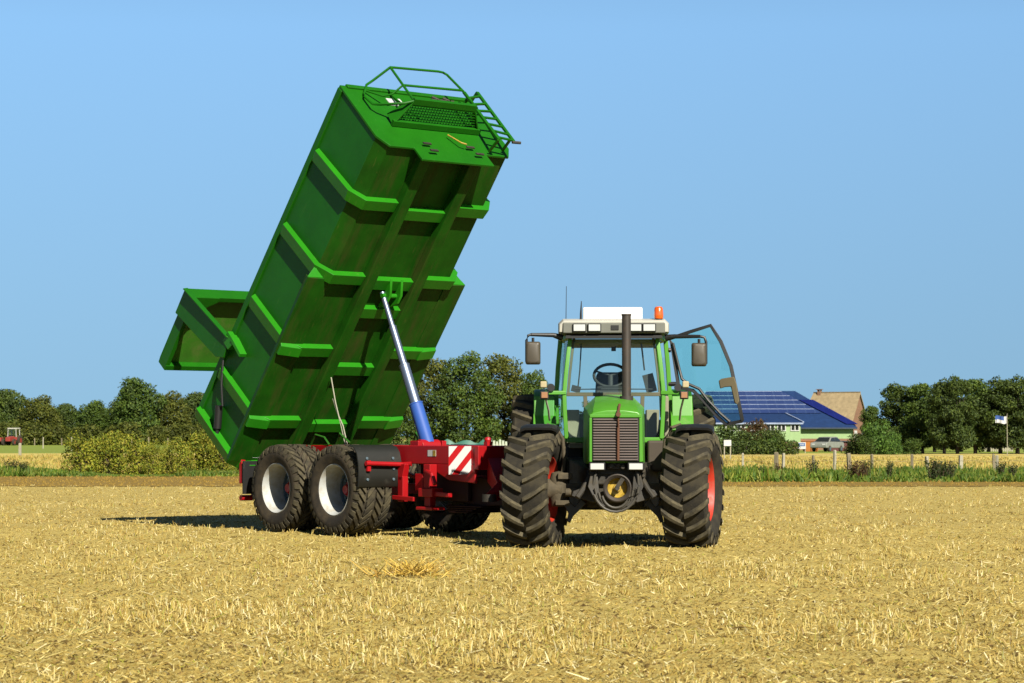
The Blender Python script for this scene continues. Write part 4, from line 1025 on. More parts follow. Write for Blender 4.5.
# front wall and rim
mb = MB()
fw = [(WF+.02, HH), (WF+.02, C1-.0), (FF+.01, -.03), (.66, -.03), (.66, -.29), (-.66, -.29), (-.66, -.03), (-FF-.01, -.03), (-WF-.02, C1), (-WF-.02, HH)]
mb.prism([B3(Lb - .028 + (Lt-Lb)*w/HH, v, w-.012) for v, w in fw], (.04,0,0))
fwall = mb.build('front_wall', M['trailer_green'], body_o, bevel=.01)
mb = MB()
for sd in (-1, 1):
    mb.loft([[B3(u, sd*(hw(max(0,u))+a), w) for a, w in ((.03,HH-.12),(.03,HH-.005),(-.075,HH-.005),(-.075,HH-.12))] for u in (-.02, 3, Lt-.03)])
mb.box((Lt-.06,-WF+.08,HH-.09),(Lt+.035,WF-.08,HH-.002))
mb.build('top_rail', M['trailer_green'], body_o, bevel=.012)
# ribs round the sides, chamfer and floor
def rib(u0, u1, o, top, vin, name='rib'):
    for sd in (-1, 1):
        mb = MB(); rings = []
        path = [(hw(u1), top, 0, 1), (hw(u1), C1, 0, 0), (FF, 0, 0, 0), (vin, 0, 0, 0)]
        def off(k, d):
            v, w = path[k][:2]
            n1 = Vector((1,0)); n2 = Vector((C1, -(hw(u1)-FF))).normalized()*1; n2 = Vector((C1, -(hw(u1)-FF))).normalized() if C1 else n1
            n2 = Vector((C1, -(hw(u1)-FF))); n2.normalize(); n3 = Vector((0,-1))
            nn = [n1, (n1+n2), (n2+n3), n3][k]; nn = nn/ max(.3, nn.length**2) * (1 if k in (0,3) else 2) if k in (1,2) else nn
            return (v + nn[0]*d, w + nn[1]*d)
        for k in range(4):
            ov, ow = off(k, o); iv, iw = off(k, -.006); bv_, bw_ = off(k, o*.74)
            if k == 0: ow -= .07; bw_ -= .07
            rings.append([B3(u0+.0, sd*iv, iw), B3(u1, sd*iv, iw), B3(u1-.008, sd*ov, ow), B3(u0+.0, sd*bv_, bw_)])
        mb.loft(rings); mb.build(name, M['rib_sunlit_green'], body_o, bevel=.008, ang=25)
for ur in (.93, 2.28, 3.60, 4.90): rib(ur-.19, ur, .10, 1.27, .545)
rib(-.10, .07, .12, HH-.02, .545, 'tail_rib')
# long bearers and cross members
for sd in (-1, 1):
    mb = MB(); mb.box((-.15, sd*.36, -.145), (Lb-.06, sd*.54, -.004)); mb.build('bearer', M['belly_shaded_green'], body_o, bevel=.012)
for uc in (.87, 1.96, 3.03, 3.55, 4.79):
    mb = MB(); mb.loft([[B3(uc-.20,-.357,-.003),B3(uc,-.357,-.003),B3(uc-.01,-.357,-.105),B3(uc-.2,-.357,-.08)],[B3(uc-.20,.357,-.003),B3(uc,.357,-.003),B3(uc-.01,.357,-.105),B3(uc-.2,.357,-.08)]])
    mb.build('cross_member', M['rib_sunlit_green'], body_o, bevel=.008)
mb = MB()
for v in (-.10,.10): mb.prism([B3(3.05,v-.02,-.09),B3(3.56,v-.02,-.09),B3(3.36,v-.02,-.22),B3(3.22,v-.02,-.22)], (0,.04,0))
mb.tube([B3(3.29,-.14,-.13),B3(3.29,.14,-.13)], .035, 10)
mb.build('cylinder_bracket', M['rib_sunlit_green'], body_o)
# wheel wings: the floor edge runs out wider over the rear half
for sd in (-1, 1):
    mb = MB()
    for a, b in (((FF-.02,-.012),(1.455,.012)),):
        mb.prism([B3(3.45,sd*a[0],a[1]),B3(3.45,sd*b[0],b[1]),B3(.05,sd*(b[0]+.0),b[1]),B3(.05,sd*a[0],a[1])], (0,0,.022))
    mb.build('wheel_wing', M['belly_shaded_green'], body_o, bevel=.006); mb = MB()
    mb.prism([B3(3.46,sd*1.455,.014),B3(3.46,sd*1.10,.014),B3(3.60,sd*1.22,.20)], (-.02,0,0))
    mb.prism([B3(3.452,sd*(FF+.08),.035),B3(3.452,sd*1.455,.035),B3(3.60,sd*1.24,.215),B3(3.60,sd*1.21,.16)], (-.012,0,.004))
    mb.build('wing_gusset', M['rib_sunlit_green'], body_o, bevel=.004); mb = MB()
    mb.prism([B3(3.45,sd*1.455,.034),B3(3.45,sd*1.44,.10),B3(.05,sd*1.44,.10),B3(.05,sd*1.455,.034)], (0,-sd*-.01,0))
    mb.build('wing_edge', M['belly_shaded_green'], body_o, bevel=.004)
    for ur in (.93, 2.28):
        mb = MB(); mb.loft([[B3(ur-.19,sd*1.10,-.02),B3(ur,sd*1.10,-.02),B3(ur-.03,sd*1.10,-.10),B3(ur-.19,sd*1.10,-.10)],[B3(ur-.19,sd*1.44,.008),B3(ur,sd*1.44,.008),B3(ur-.03,sd*1.44,-.04),B3(ur-.19,sd*1.44,-.04)]])
        mb.build('wing_rib', M['rib_sunlit_green'], body_o, bevel=.006)
# hinge
mb = MB()
for sd in (-1, 1): mb.prism([B3(-.12,sd*.45-.04,-.15),B3(.25,sd*.45-.04,-.15),B3(.06,sd*.45-.04,-.30),B3(-.06,sd*.45-.04,-.30)], (0,.08,0))
mb.tube([B3(0,-.6,-.22),B3(0,.6,-.22)], .04, 12); mb.build('tipping_hinge', M['cast'], body_o)

# platform, railing and ladder on the front wall
mb = MB(); U0, U1, wp, wo = Lb+.07, 6.25, .46, .50
for sd in (-1, 1):
    mb.prism([B3(U0,sd*.80,wp-.02),B3(U1,sd*.57,wo-.02),B3(U1,sd*.57,wo+.05),B3(U0+.06,sd*.80,wp+.20)], (0,sd*.03,0))
mb.bar(B3(U0+.03,-.80,wp-.0), B3(U0+.03,.80,wp-.0), .06, .09, (1,0,0)); mb.bar(B3(U1,-.57,wo), B3(U1,.57,wo), .06, .10, (1,0,0))
plat = mb.build('platform', M['trailer_green'], fwall, bevel=.006)
mb = MB()
for i in range(9):
    t = (i+.5)/9; u = U0 + (U1-U0)*t; hv_ = .79 - .22*t; mb.bar(B3(u,-hv_,wp+.03), B3(u,hv_,wp+.03), .008, .035, (0,0,1))
for i in range(30):
    v = -.74 + 1.48*i/29; um = U1 if abs(v) < .55 else U0 + (U1-U0)*(.79-abs(v))/.22
    mb.bar(B3(U0,v,wp+.045), B3(um,v,wp+.045), .006, .012, (0,0,1))
mb.build('grating', M['trailer_green'], plat, smooth=False)
mb = MB(); R_ = .019
P1, P3_ = B3(6.25,.42,1.46), B3(6.25,-.62,1.50)
mb.tube([B3(6.25,.55,.50), B3(6.25,.49,.95), P1], R_); mb.tube([P1, B3(6.25,-.50,1.515), B3(6.25,-.58,1.50), B3(6.25,-.62,1.44), B3(6.25,-.64,.98), B3(6.25,-.60,.50)], R_)
mb.tube([B3(6.25,.49,.95), B3(6.25,-.64,1.0)], R_)
mb.tube([P1, B3(5.99,.62,1.47), B3(5.95,.75,1.40), B3(5.94,.92,1.16), B3(5.94,.98,1.05), B3(5.97,.99,.80), B3(6.03,.94,.70), B3(6.2,.70,.50), B3(6.25,.56,.50)], R_)
mb.tube([B3(5.94,.86,1.24), B3(6.02,.72,.98), B3(6.1,.63,.92), B3(6.25,.49,.95)], R_*.8)
mb.tube([B3(5.90,.36,1.30), B3(5.95,.30,.55)], R_*.8)
mb.build('railing', M['trailer_green'], fwall)
mb = MB()
r0a, r0b = B3(6.1,-1.17,1.28), B3(6.1,-.97,-.14); l0a, l0b = B3(6.1,-.89,1.10), B3(6.1,-.70,-.10)
mb.bar(r0a, r0b, .05, .035, (1,0,0)); mb.bar(l0a + Vector((0,0,.14)), l0b, .05, .035, (1,0,0))
for i in range(7):
    t = .04 + .92*i/6.0; mb.bar(l0a.lerp(l0b, max(0,t-.02)), r0a.lerp(r0b, t+.04 if t < .95 else t), .035, .03, (1,0,0))
mb.bar(r0a, B3(5.9,-1.15,1.3), .04, .03); mb.bar(l0b, B3(5.84,-.7,-.02), .04, .03); mb.bar(r0b+Vector((0,0,.1)), B3(5.84,-1.0,.05), .04, .03)
mb.bar(l0a, B3(5.9,-.85,1.1), .04, .03)
lad = mb.build('ladder', M['trailer_green'], fwall, bevel=.004)
mb = MB(); mb.tube([r0b+Vector((.0,-.04,0)), r0b+Vector((.02,.09,-.03))], .022, 8); mb.build('ladder_foot', M['cast'], lad)
mb = MB()
mb.box((5.875,-.52,.98),(5.90,-.38,1.16)); mb.box((5.88,-.32,1.05),(5.905,-.26,1.17)); mb.build('window_plate', M['sign_white'], fwall, bevel=.008)
mb = MB(); 
for v in (-.42,-.62): mb.tube([B3(5.87,v,1.28),B3(5.93,v,1.30),B3(5.93,v-.06,1.22),B3(5.90,v-.10,1.20)], .02, 6)
mb.tube([B3(5.92,-.35,1.23),B3(5.92,-.78,1.24)], .018, 6); mb.build('hooks', M['cast'], fwall)
mb = MB(); mb.tube([B3(5.88,-.10,.28),B3(5.90,-.20,.05),B3(5.90,-.28,.02)], .012, 6); mb.build('release_cord', M['yellow'], fwall)
mb = MB()
for v, w in ((.40,-.16),(-.45,-.14),(.42,.02),(-.38,.03)): mb.box((5.842,-v-.07,w-.02),(5.86,-v+.07,w+.02))
mb.build('latch_plate', M['cast'], fwall)

# tailgate swung up on its two arms
mb = MB(); gt = HH
mb.box((-.13, -WR, 2.67), (1.26, WR, 2.73))
gate = mb.build('tailgate', M['gate_inner'], body_o, bevel=.008)
mb = MB()
for a, b in (((-.15,-WR-.02,2.56),(-.06,WR+.02,2.79)),((1.20,-WR-.02,2.57),(1.28,WR+.02,2.80))): mb.box(a, b)
for sd in (-1, 1):
    mb.box((-.06, sd*(WR-.05), 2.57), (1.20, sd*(WR+.02), 2.79))
    mb.prism([(.72,sd*(WR+.005),2.555),(1.28,sd*(WR+.005),2.555),(1.28,sd*(WR-.45),2.555),(1.20,sd*(WR-.45),2.555),(.98,sd*(WR-.10),2.555)], (0,0,.012))
mb.build('gate_frame', M['trailer_green'], gate, bevel=.008)
for sd in (-1, 1):
    mb = MB()
    mb.prism([(1.27,sd*(WR+.035),2.81),(.80,sd*(WR+.035),2.81),(.98,sd*(WR+.06),1.40),(1.10,sd*(WR+.06),1.22),(1.40,sd*(WR+.06),1.25)], (0,sd*.03,0))
    mb.prism([(1.28,sd*(WR+.036),2.79),(1.28,sd*(WR+.13),2.77),(1.42,sd*(WR+.13),1.30),(1.42,sd*(WR+.036),1.25)], (.02,0,0))
    mb.build('gate_arm', M['trailer_green'], gate, bevel=.006)
    mb = MB(); mb.prism([(1.48,sd*(WR-.03),1.10),(1.28,sd*(WR-.03),1.18),(1.30,sd*(WR-.03),1.38),(1.50,sd*(WR-.03),1.36)], (0,sd*.13,0))
    mb.loft([[(1.50,sd*(WR-.03),1.20),(1.50,sd*(WR+.11),1.20),(1.44,sd*(WR+.11),1.20),(1.44,sd*(WR-.03),1.20)],[(1.44,sd*(WR-.03),.86),(1.44,sd*(WR+.10),.86),(1.38,sd*(WR+.10),.86),(1.38,sd*(WR-.03),.86)]])
    mb.build('gate_hinge', M['rib_sunlit_green'], body_o, bevel=.006)
    mb = MB(); mb.tube([(1.05,sd*(WR+.07),1.22),(.75,sd*(WR+.09),1.0),(.5,sd*(WR+.07),.8),(.36,sd*(WR+.05),.95)], .018, 8)
    mb.build('gate_hose', M['black'], body_o)
    mb = MB(); mb.tube([(.42,sd*(WR+.05),.90),(.12,sd*(WR+.05),.72)], .06, 12); mb.tube([(.12,sd*(WR+.05),.72),(.02,sd*(WR+.05),.66)], .03, 10); mb.build('gate_ram', M['black'], body_o)

# ------------------------------------------------------------------ tractor (x: picture right, y: back, z: up)
K_R = 1.0; YAW = radians(1.8)
TR0 = EYE + K_R*(Vector((1.281, 29.6, 0)) - EYE)
tra = thing('farm_tractor', 'big green farm tractor facing the camera with its right hand glass door wide open', 'tractor', TR0, -YAW, None, K_R)
def tp(px, py, y):
    """tractor coordinates of a picture position at depth y"""
    d = 29.6 + y; ppm = F_PX/d
    return Vector(((px-512)/ppm - 1.281 - .0315*y, y, 1.384 - (py-HZ)/ppm))
G, GD = M['tractor_green'], M['tractor_green_dark']
ST = radians(-12.5)
traction_wheel(tra, 'front_wheel', .735, .57, .40, (-.99, -.02, .735), ST, 20, -1)
traction_wheel(tra, 'front_wheel', .735, .57, .40, (.965, .05, .735), ST, 20, 1)
for s in (-1, 1): traction_wheel(tra, 'rear_wheel', .985, .58, .55, (s*1.06, 2.7, .985), 0, 22, s, hgt=.055)

# hood
mb = MB()
def hood_ring(y, wb, ws, wt, zb, zs, zt):
    return [(-wb,y,zb),(-ws,y,zs),(-wt,y,zt),(-wt*.4,y,zt+.025),(wt*.4,y,zt+.025),(wt,y,zt),(ws,y,zs),(wb,y,zb)]
mb.loft([hood_ring(-.62,.335,.325,.27,1.08,1.63,1.685), hood_ring(-.50,.345,.335,.27,1.06,1.67,1.735), hood_ring(.2,.37,.36,.25,1.05,1.72,1.83), hood_ring(1.02,.40,.39,.24,1.05,1.76,1.905)])
hood = mb.build('hood', G, tra, bevel=.015, ang=30)
mb = MB(); mb.box((-.285,-.65,1.085),(.285,-.615,1.625)); gr = mb.build('grille', M['grille'], hood, bevel=.008)
mb = MB()
for i in range(16):
    z = 1.11 + i*.0325; mb.obox((0,-.662,z), (.54,.018,.010), (.5,0,0))
mb.build('slats', M['slat'], gr, smooth=False)
mb = MB(); mb.box((-.315,-.665,1.62),(.315,-.622,1.66)); mb.box((-.32,-.665,1.08),(-.287,-.622,1.62)); mb.box((.287,-.665,1.08),(.32,-.622,1.62)); mb.build('grille_frame', G, hood, bevel=.008)
mb = MB(); mb.tube([(.03,-.69,1.10),(.032,-.695,1.5),(.035,-.68,1.70),(.05,-.5,1.78)], .017, 8); mb.lathe([(-.03,0),(-.03,.03),(.03,.03),(.03,0)], 10, 'y', (.033,-.70,1.66)); mb.build('hood_latch', mat('rusty', (.16,.06,.025), .8, dirt=.3), hood)
# lamps under the grille
for cx in (-.225, .245):
    mb = MB(); mb.box((cx-.10,-.66,.975),(cx+.10,-.46,1.075)); h = mb.build('headlight', M['black'], tra, bevel=.012)
    mb = MB(); mb.box((cx-.082,-.674,.988),(cx+.082,-.661,1.062)); mb.build('lens', M['lamp_glass'], h, bevel=.008)
mb = MB(); mb.box((-.32,-.44,.92),(.34,-.30,1.06)); mb.box((-.10,-.52,.99),(.12,-.42,1.07))
for x, z, r in ((-.05,1.03,.03),(.03,1.04,.025),(.09,1.02,.03),(.17,.99,.02),(.34,.97,.025),(.34,.91,.02)): mb.lathe([(-.56,0),(-.56,r),(-.40,r),(-.40,0)], 10, 'y', (x,0,z))
mb.build('front_bracket', M['cast'], tra, bevel=.01)
# front support, power take off and lower links
mb = MB()
mb.loft([[(-.24,-.42,.80),(.24,-.42,.80),(.24,-.42,.95),(-.24,-.42,.95)],[(-.30,.4,.62),(.30,.4,.62),(.30,.4,1.08),(-.30,.4,1.08)]])
mb.box((-.27,.4,.48),(.27,2.9,1.15)); mb.box((-.34,.3,1.06),(.34,1.1,1.30)); mb.box((-.62,.95,.45),(.62,2.6,1.12)); mb.box((-.5,2.6,.5),(.5,3.3,1.0)); mb.loft([[(-.36,.2,.50),(.36,.2,.50),(.36,.2,1.0),(-.36,.2,1.0)],[(-.58,.95,.46),(.58,.95,.46),(.58,.95,1.1),(-.58,.95,1.1)]]); mb.box((-.30,-.35,.58),(.30,.1,.84))
mb.lathe([(-.5,0),(-.5,.20),(.5,.20),(.5,0)], 18, 'x', (0,2.7,.985)); mb.lathe([(-1.0,0),(-1.0,.11),(1.0,.11),(1.0,0)], 18, 'x', (0,2.7,.985))
mb.build('chassis', M['cast'], tra, bevel=.02)
mb = MB(); mb.lathe([(-.60,.165),(-.72,.172),(-.73,.158),(-.70,.125),(-.62,.118),(-.60,.118)], 32, 'y', (.02,0,.765)); pc = mb.build('pto_guard', M['brown_pipe'], tra, ang=40)
mb = MB(); mb.lathe([(-.63,.118),(-.60,.09),(-.60,.05),(-.64,.045),(-.64,0)], 24, 'y', (.02,0,.765)); mb.build('pto_cover', M['yellow'], pc)
mb = MB(); mb.lathe([(-.74,0),(-.74,.028),(-.66,.028)], 12, 'y', (.02,0,.765)); mb.bar((.02,-.70,.78),(.10,-.70,.90),.05,.02,(0,1,0)); mb.build('pto_shaft', M['cast'], pc)
for s in (-1, 1):
    mb = MB()
    mb.prism([(s*.22,-.55,.95),(s*.30,-.55,.96),(s*.34,-.62,.78),(s*.22,-.70,.56),(s*.12,-.70,.54),(s*.20,-.62,.72)], (0,.10,0))
    mb.prism([(s*.30,-.42,.80),(s*.52,-.42,.72),(s*.54,-.42,.66),(s*.26,-.46,.58),(s*.20,-.46,.66)], (0,.06,0))
    mb.tube([(s*.30,-.38,.92),(s*.40,-.5,.74),(s*.47,-.55,.64)], .035, 10)
    mb.build('lower_link', M['cast'], tra, bevel=.01)
mb = MB()
for k, (r, dz) in enumerate(((.25,0),(.21,-.03),(.17,-.06),(.28,.02))):
    mb.tube([(.0+r*cos(a), -.66-.02*k, .78+dz+r*1.15*sin(a)) for a in np.linspace(pi*1.02+.1*k, pi*1.98, 12)], .016, 8)
mb.tube([(-.27,-.6,.80),(-.25,-.6,.92),(-.22,-.55,1.0)], .016, 8); mb.tube([(.28,-.6,.80),(.27,-.6,.92),(.24,-.55,1.0)], .016, 8)
mb.build('hydraulic_hose', mat('hose_dark', (.07,.062,.045), .6, dirt=.4), tra)
# axle
mb = MB()
mb.loft([[(-.80,-.07,.66),(-.80,.10,.66),(-.80,.10,.80),(-.80,-.07,.80)],[(-.30,-.10,.62),(-.30,.14,.62),(-.30,.14,.82),(-.30,-.10,.82)],[(.30,-.10,.62),(.30,.14,.62),(.30,.14,.82),(.30,-.10,.82)],[(.80,-.07,.66),(.80,.10,.66),(.80,.10,.80),(.80,-.07,.80)]])
for s in (-1, 1):
    mb.lathe([(-.22,0),(-.22,.10),(-.1,.12),(.1,.12),(.20,.09),(.22,0)], 16, 'z', (s*.70,.02,.74)); mb.box((s*.62-.09,-.14,.86),(s*.62+.09,.0,.94)); mb.box((s*.64-.10,-.16,.54),(s*.64+.08,.05,.60))
    mb.lathe([(s*.66,0),(s*.66,.13),(s*.86,.13),(s*.86,0)], 20, 'x', (0,.02,.735))
mb.tube([(-.62,-.16,.70),(.62,-.20,.70)], .025, 8); mb.lathe([(-.62,0),(-.62,.05),(-.30,.05),(-.30,0)], 12, 'x', (0,-.17,.70))
mb.build('front_axle', M['axle_dust'], tra, bevel=.01)
# belly side boxes, steps
for s in (-1, 1):
    mb = MB()
    mb.prism([(s*.36,-.1,.56),(s*.52,-.1,.40),(s*.56,-.1,.32),(s*.60,-.1,.34),(s*.58,-.1,.44),(s*.66,-.1,.58),(s*.60,-.1,.62),(s*.50,-.1,.52),(s*.42,-.1,.62)], (0,.12,0))
    mb.build('ballast_bracket', M['black'], tra, bevel=.008)
    mb = MB(); x = s*.66
    for z in (.62,.90,1.18): mb.box((s*.60,1.30,z),(s*.88,1.55,z+.03))
    mb.box((s*.60,1.28,.60),(s*.62,1.32,1.3)); mb.box((s*.86,1.28,.60),(s*.88,1.32,1.3)); mb.build('step', M['black'], tra)
mb = MB(); mb.box((-.84,1.62,.70),(-.40,2.3,1.28)); mb.build('battery_box', M['black'], tra, bevel=.03)
mb = MB(); mb.loft([[(.42,.62,.95),(.66,.62,.95),(.66,.62,1.34),(.42,.62,1.34)],[(.42,2.2,.7),(.84,2.2,.7),(.84,2.2,1.34),(.42,2.2,1.34)]]); mb.build('fuel_tank', mat('tank_brown', (.07,.05,.03), .7, dirt=.6, dirtcol=(.13,.10,.06)), tra, bevel=.03)
# exhaust
mb = MB(); ex = tp(626.5,395,.35); tz = tp(626.5,314,.35).z
mb.tube([(ex.x,.35,1.80),(ex.x,.35,1.90)], .085, 18); mb.tube([(ex.x,.35,1.90),(ex.x,.35,tz-.02)], [.058,.058], 18); mb.tube([(ex.x,.35,tz-.02),(ex.x,.35,tz)], .064, 18)
mb.build('exhaust_pipe', M['brown_pipe'], tra, ang=50)
# front fenders
for s in (-1, 1):
    mb = MB(); wx, wy = (-.99,-.02) if s < 0 else (.965,.05); rings = []
    c_, s_ = cos(ST*.35), sin(ST*.35); wd = .24; ox = .06 if s < 0 else .03
    prof = [(-1,-.085),(-.94,-.03),(-.7,-.006),(0,0),(.7,-.006),(.94,-.03),(1,-.085),(.97,-.09),(.9,-.055),(.68,-.035),(0,-.03),(-.68,-.035),(-.9,-.055),(-.97,-.09)]
    for i in range(11):
        an = radians(20 - 78*i/10); ring = []
        for q, dr in prof:
            r = .815 + dr; y, z = -r*sin(an), .735 + r*cos(an); lx = q*wd
            ring.append((wx + ox + lx*c_ - y*s_, wy + lx*s_ + y*c_, z))
        rings.append(ring)
    mb.loft(rings); ff_ = mb.build('front_fender', M['black'], tra, ang=50)
    mb = MB(); mb.tube([(wx - s*.14,.05,1.535),(wx - s*.26,.03,1.50),(wx - s*.34,.03,1.36),(wx - s*.36,.03,1.1),(wx - s*.33,.03,.90)], .024, 8); mb.build('fender_brace', M['axle_dust'], ff_)
# rear fenders
for s in (-1, 1):
    mb = MB(); a_ = []; b_ = []; dd = []
    for i in range(13):
        an = radians(-62 + 135*i/12); r = 1.03; y, z = 2.7 + r*sin(an), .985 + r*cos(an)
        a_.append((s*.76, y, z)); b_.append((s*1.06, y, z)); dd.append(Vector((0, sin(an)*.02, cos(an)*.02)))
    mb.strip(a_, b_, dd)
    mb.prism([(s*.775, 2.7+1.02*sin(radians(an)), .985+1.02*cos(radians(an))) for an in range(-62,75,12)] + [(s*.775,3.2,1.2),(s*.775,1.95,1.25)], (s*.02,0,0))
    # front apron of the fender
    mb.prism([(s*.78,1.80,1.30),(s*1.05,1.80,1.30),(s*1.05,1.98,tp(0,396,2.0).z),(s*.78,1.98,tp(0,396,2.0).z)], (0,.05,0))
    mb.build('rear_fender', G, tra, bevel=.012, ang=30)

# cab
A = [(.560,1.20,2.70),(.590,1.14,2.45),(.618,1.10,2.2),(.640,1.08,1.95),(.632,1.07,1.7),(.612,1.07,1.36)]
C = [(.70,2.12,2.70),(.735,2.12,2.3),(.755,2.12,1.95),(.75,2.12,1.5)]
D = [(.62,2.90,2.70),(.66,2.93,2.2),(.68,2.93,1.65)]
mb = MB()
for s in (-1, 1):
    for path, wd in ((A,.055),(C,.06),(D,.06)):
        mb.loft([[(s*(x-wd/2),y-.035,z),(s*(x+wd/2),y-.035,z),(s*(x+wd/2),y+.035,z),(s*(x-wd/2),y+.035,z)] for x,y,z in path])
    mb.bar((s*.755,2.12,1.93),(s*.68,2.93,1.93),.04,.05); mb.bar((s*.60,1.08,1.36),(s*.74,2.12,1.36),.05,.08); mb.bar((s*.56,1.2,2.69),(s*.70,2.12,2.69),.06,.07); mb.bar((s*.70,2.12,2.69),(s*.62,2.9,2.69),.06,.07)
mb.bar((-.62,2.93,1.66),(.62,2.93,1.66),.06,.08); mb.bar((-.60,1.07,1.345),(-.36,1.07,1.345),.05,.07); mb.bar((.36,1.07,1.345),(.60,1.07,1.345),.05,.07); mb.bar((-.56,1.2,2.69),(.56,1.2,2.69),.06,.06)
cab = mb.build('cab', G, tra, bevel=.012)
mb = MB()
mb.bar((-.61,1.075,1.935),(.61,1.075,1.935),.045,.05); mb.bar((-.35,1.07,1.36),(-.37,1.07,1.91),.05,.05,(0,1,0)); mb.bar((.35,1.07,1.36),(.37,1.07,1.91),.05,.05,(0,1,0))
for s in (-1, 1):
    ip = [(x-.045, y+.02, z) for x, y, z in A[:4]]
    mb.loft([[(s*(x-.022),y-.02,z),(s*(x+.012),y-.02,z),(s*(x+.012),y+.02,z),(s*(x-.022),y+.02,z)] for x,y,z in ip])
mb.build('inner_frame', M['olive_frame'], cab, bevel=.006)
mb = MB()
def gridglass(name, rows, m):
    mb = MB(); mb.loft([[Vector(p) for p in r] for r in rows], closed=False, cap=False); return mb.build(name, m, cab, ang=60)
def bulge(x, y, z, k=.10, w=.6): return (x, y - k*(1-(x/w)**2), z)
rows = []
for (hx, hy, hz) in A[:4]:
    rows.append([bulge(hx*t, hy, hz, .07, hx) for t in np.linspace(-.93,.93,11)])
gridglass('windscreen', rows, M['glass'])
for s in (-1, 1):
    gridglass('lower_window', [[(s*.375,1.07,1.91),(s*.61,1.08,1.91)],[(s*.355,1.07,1.37),(s*.59,1.075,1.37)]], M['glass'])
gridglass('rear_window', [[(-.60,2.915,2.66),(.60,2.915,2.66)],[(-.65,2.94,1.95),(.65,2.94,1.95)],[(-.66,2.94,1.70),(.66,2.94,1.70)]], M['glass_rear'])
for s in (-1, 1):
    gridglass('side_window', [[(s*.70,2.15,2.66),(s*.625,2.88,2.66)],[(s*.755,2.15,1.96),(s*.68,2.9,1.96)]], M['glass_rear'])
s = -1
gridglass('closed_door_glass', [[(s*.57,1.24,2.66),(s*.69,2.08,2.66)],[(s*.645,1.12,1.95),(s*.755,2.08,1.95)],[(s*.615,1.10,1.40),(s*.74,2.08,1.40)]], M['glass_teal'])
# lining: rear wall below the window, floor, headlining
mb = MB(); mb.box((-.66,2.93,1.2),(.66,2.96,1.62)); mb.box((-.58,1.12,1.24),(.58,2.92,1.30)); mb.box((-.56,1.24,2.60),(.56,2.88,2.655)); mb.box((-.62,2.3,1.3),(-.45,2.92,1.75)); mb.box((.45,2.3,1.3),(.62,2.92,1.75))
mb.build('lining', M['interior_dust'], cab, bevel=.01)
# controls
mb = MB(); st = tp(613,374,1.55)
for a in range(1):
    pts = [Vector((-.04+.215*cos(t), 1.55+.10*sin(t)*.9, st.z-.02+.15*sin(t))) for t in np.linspace(0, 2*pi, 29)]
    mb.tube(pts, .02, 8)
mb.tube([(-.04,1.55,st.z-.02),(-.04,1.42,st.z-.30),(-.04,1.36,1.4)], .035, 8)
for t in (0.4, 2.74, 4.7): mb.tube([(-.04,1.55,st.z-.02), (-.04+.21*cos(t),1.55+.09*sin(t),st.z-.02+.15*sin(t))], .014, 6)
mb.build('steering_wheel', M['interior'], cab)
mb = MB(); mb.loft([[(-.30,1.20,1.45),(.26,1.20,1.45),(.22,1.22,1.98),(-.24,1.22,1.98)],[(-.28,1.42,1.45),(.24,1.42,1.45),(.19,1.40,2.06),(-.22,1.40,2.06)]]); mb.build('dashboard', M['interior'], cab, bevel=.03)
mb = MB(); mb.box((-.26,2.05,1.55),(.26,2.5,1.72)); mb.loft([[(-.25,2.42,1.72),(.25,2.42,1.72),(.25,2.54,1.72),(-.25,2.54,1.72)],[(-.22,2.52,2.26),(.22,2.52,2.26),(.22,2.62,2.26),(-.22,2.62,2.26)]]); mb.build('seat', M['interior'], cab, bevel=.05)
mb = MB(); mb.tube([(-.42,1.35,2.6),(-.44,1.34,2.25),(-.47,1.33,1.97)], .010, 6); mb.bar((-.48,1.36,2.05),(-.50,1.36,1.97),.10,.12); mb.bar((.44,1.36,2.2),(.50,1.36,1.97),.10,.14); mb.tube([(.36,1.3,2.6),(.40,1.3,2.25)], .012, 6); mb.bar((-.03,1.3,2.53),(.03,1.3,2.53),.04,.06); mb.tube([(-.5,1.1,2.0),(.0,1.12,2.005),(.5,1.1,2.0)], .008, 6)
mb.build('wiper', M['interior'], cab)
# roof
mb = MB()
def rr(y, hx, z0, z1, k=.06): return [(-hx,y,z0),(-hx,y,z1-k),(-hx+k,y,z1),(hx-k,y,z1),(hx,y,z1-k),(hx,y,z0)]
zt = tp(0,320.5,1.0).z
mb.loft([rr(.985,.66,zt-.03,zt-.002,.02), rr(1.0,.70,2.735,zt,.05), rr(1.25,.72,2.735,zt+.035,.06), rr(2.7,.72,2.735,zt+.035,.06), rr(2.98,.68,2.735,zt-.02,.06)])
roof = mb.build('roof', M['cream'], cab, bevel=.02)
mb = MB(); zf0, zf1 = tp(0,333,.97).z, tp(0,322.5,.97).z
mb.loft([[(-.655,.965,zf0),(.655,.965,zf0),(.655,.965,zf1),(-.655,.965,zf1)],[(-.69,1.2,zf0-.03),(.69,1.2,zf0-.03),(.69,1.2,zf1),(-.69,1.2,zf1)]]); fb = mb.build('roof_fascia', M['grey_plastic'], roof, bevel=.012)
mb = MB(); mb.box((-.62,1.0,zf0-.065),(.62,1.17,zf0-.028)); mb.build('roof_visor', M['black'], roof)
for px in (579.5, 594.5, 635.5, 649.3):
    x = tp(px,0,.96).x; zc = (zf0+zf1)/2
    mb = MB(); mb.box((x-.088,.935,zc-.055),(x+.088,.966,zc+.055)); wl = mb.build('work_light', M['black'], cab, bevel=.01)
    mb = MB(); mb.box((x-.074,.928,zc-.042),(x+.074,.9345,zc+.042)); mb.build('lens', M['lamp_glass'], wl, bevel=.01)
mb = MB(); x = tp(615,0,.96).x; mb.box((x-.05,.955,zf0+.04),(x+.05,.9645,zf0+.10)); mb.build('air_vent', M['black'], roof)
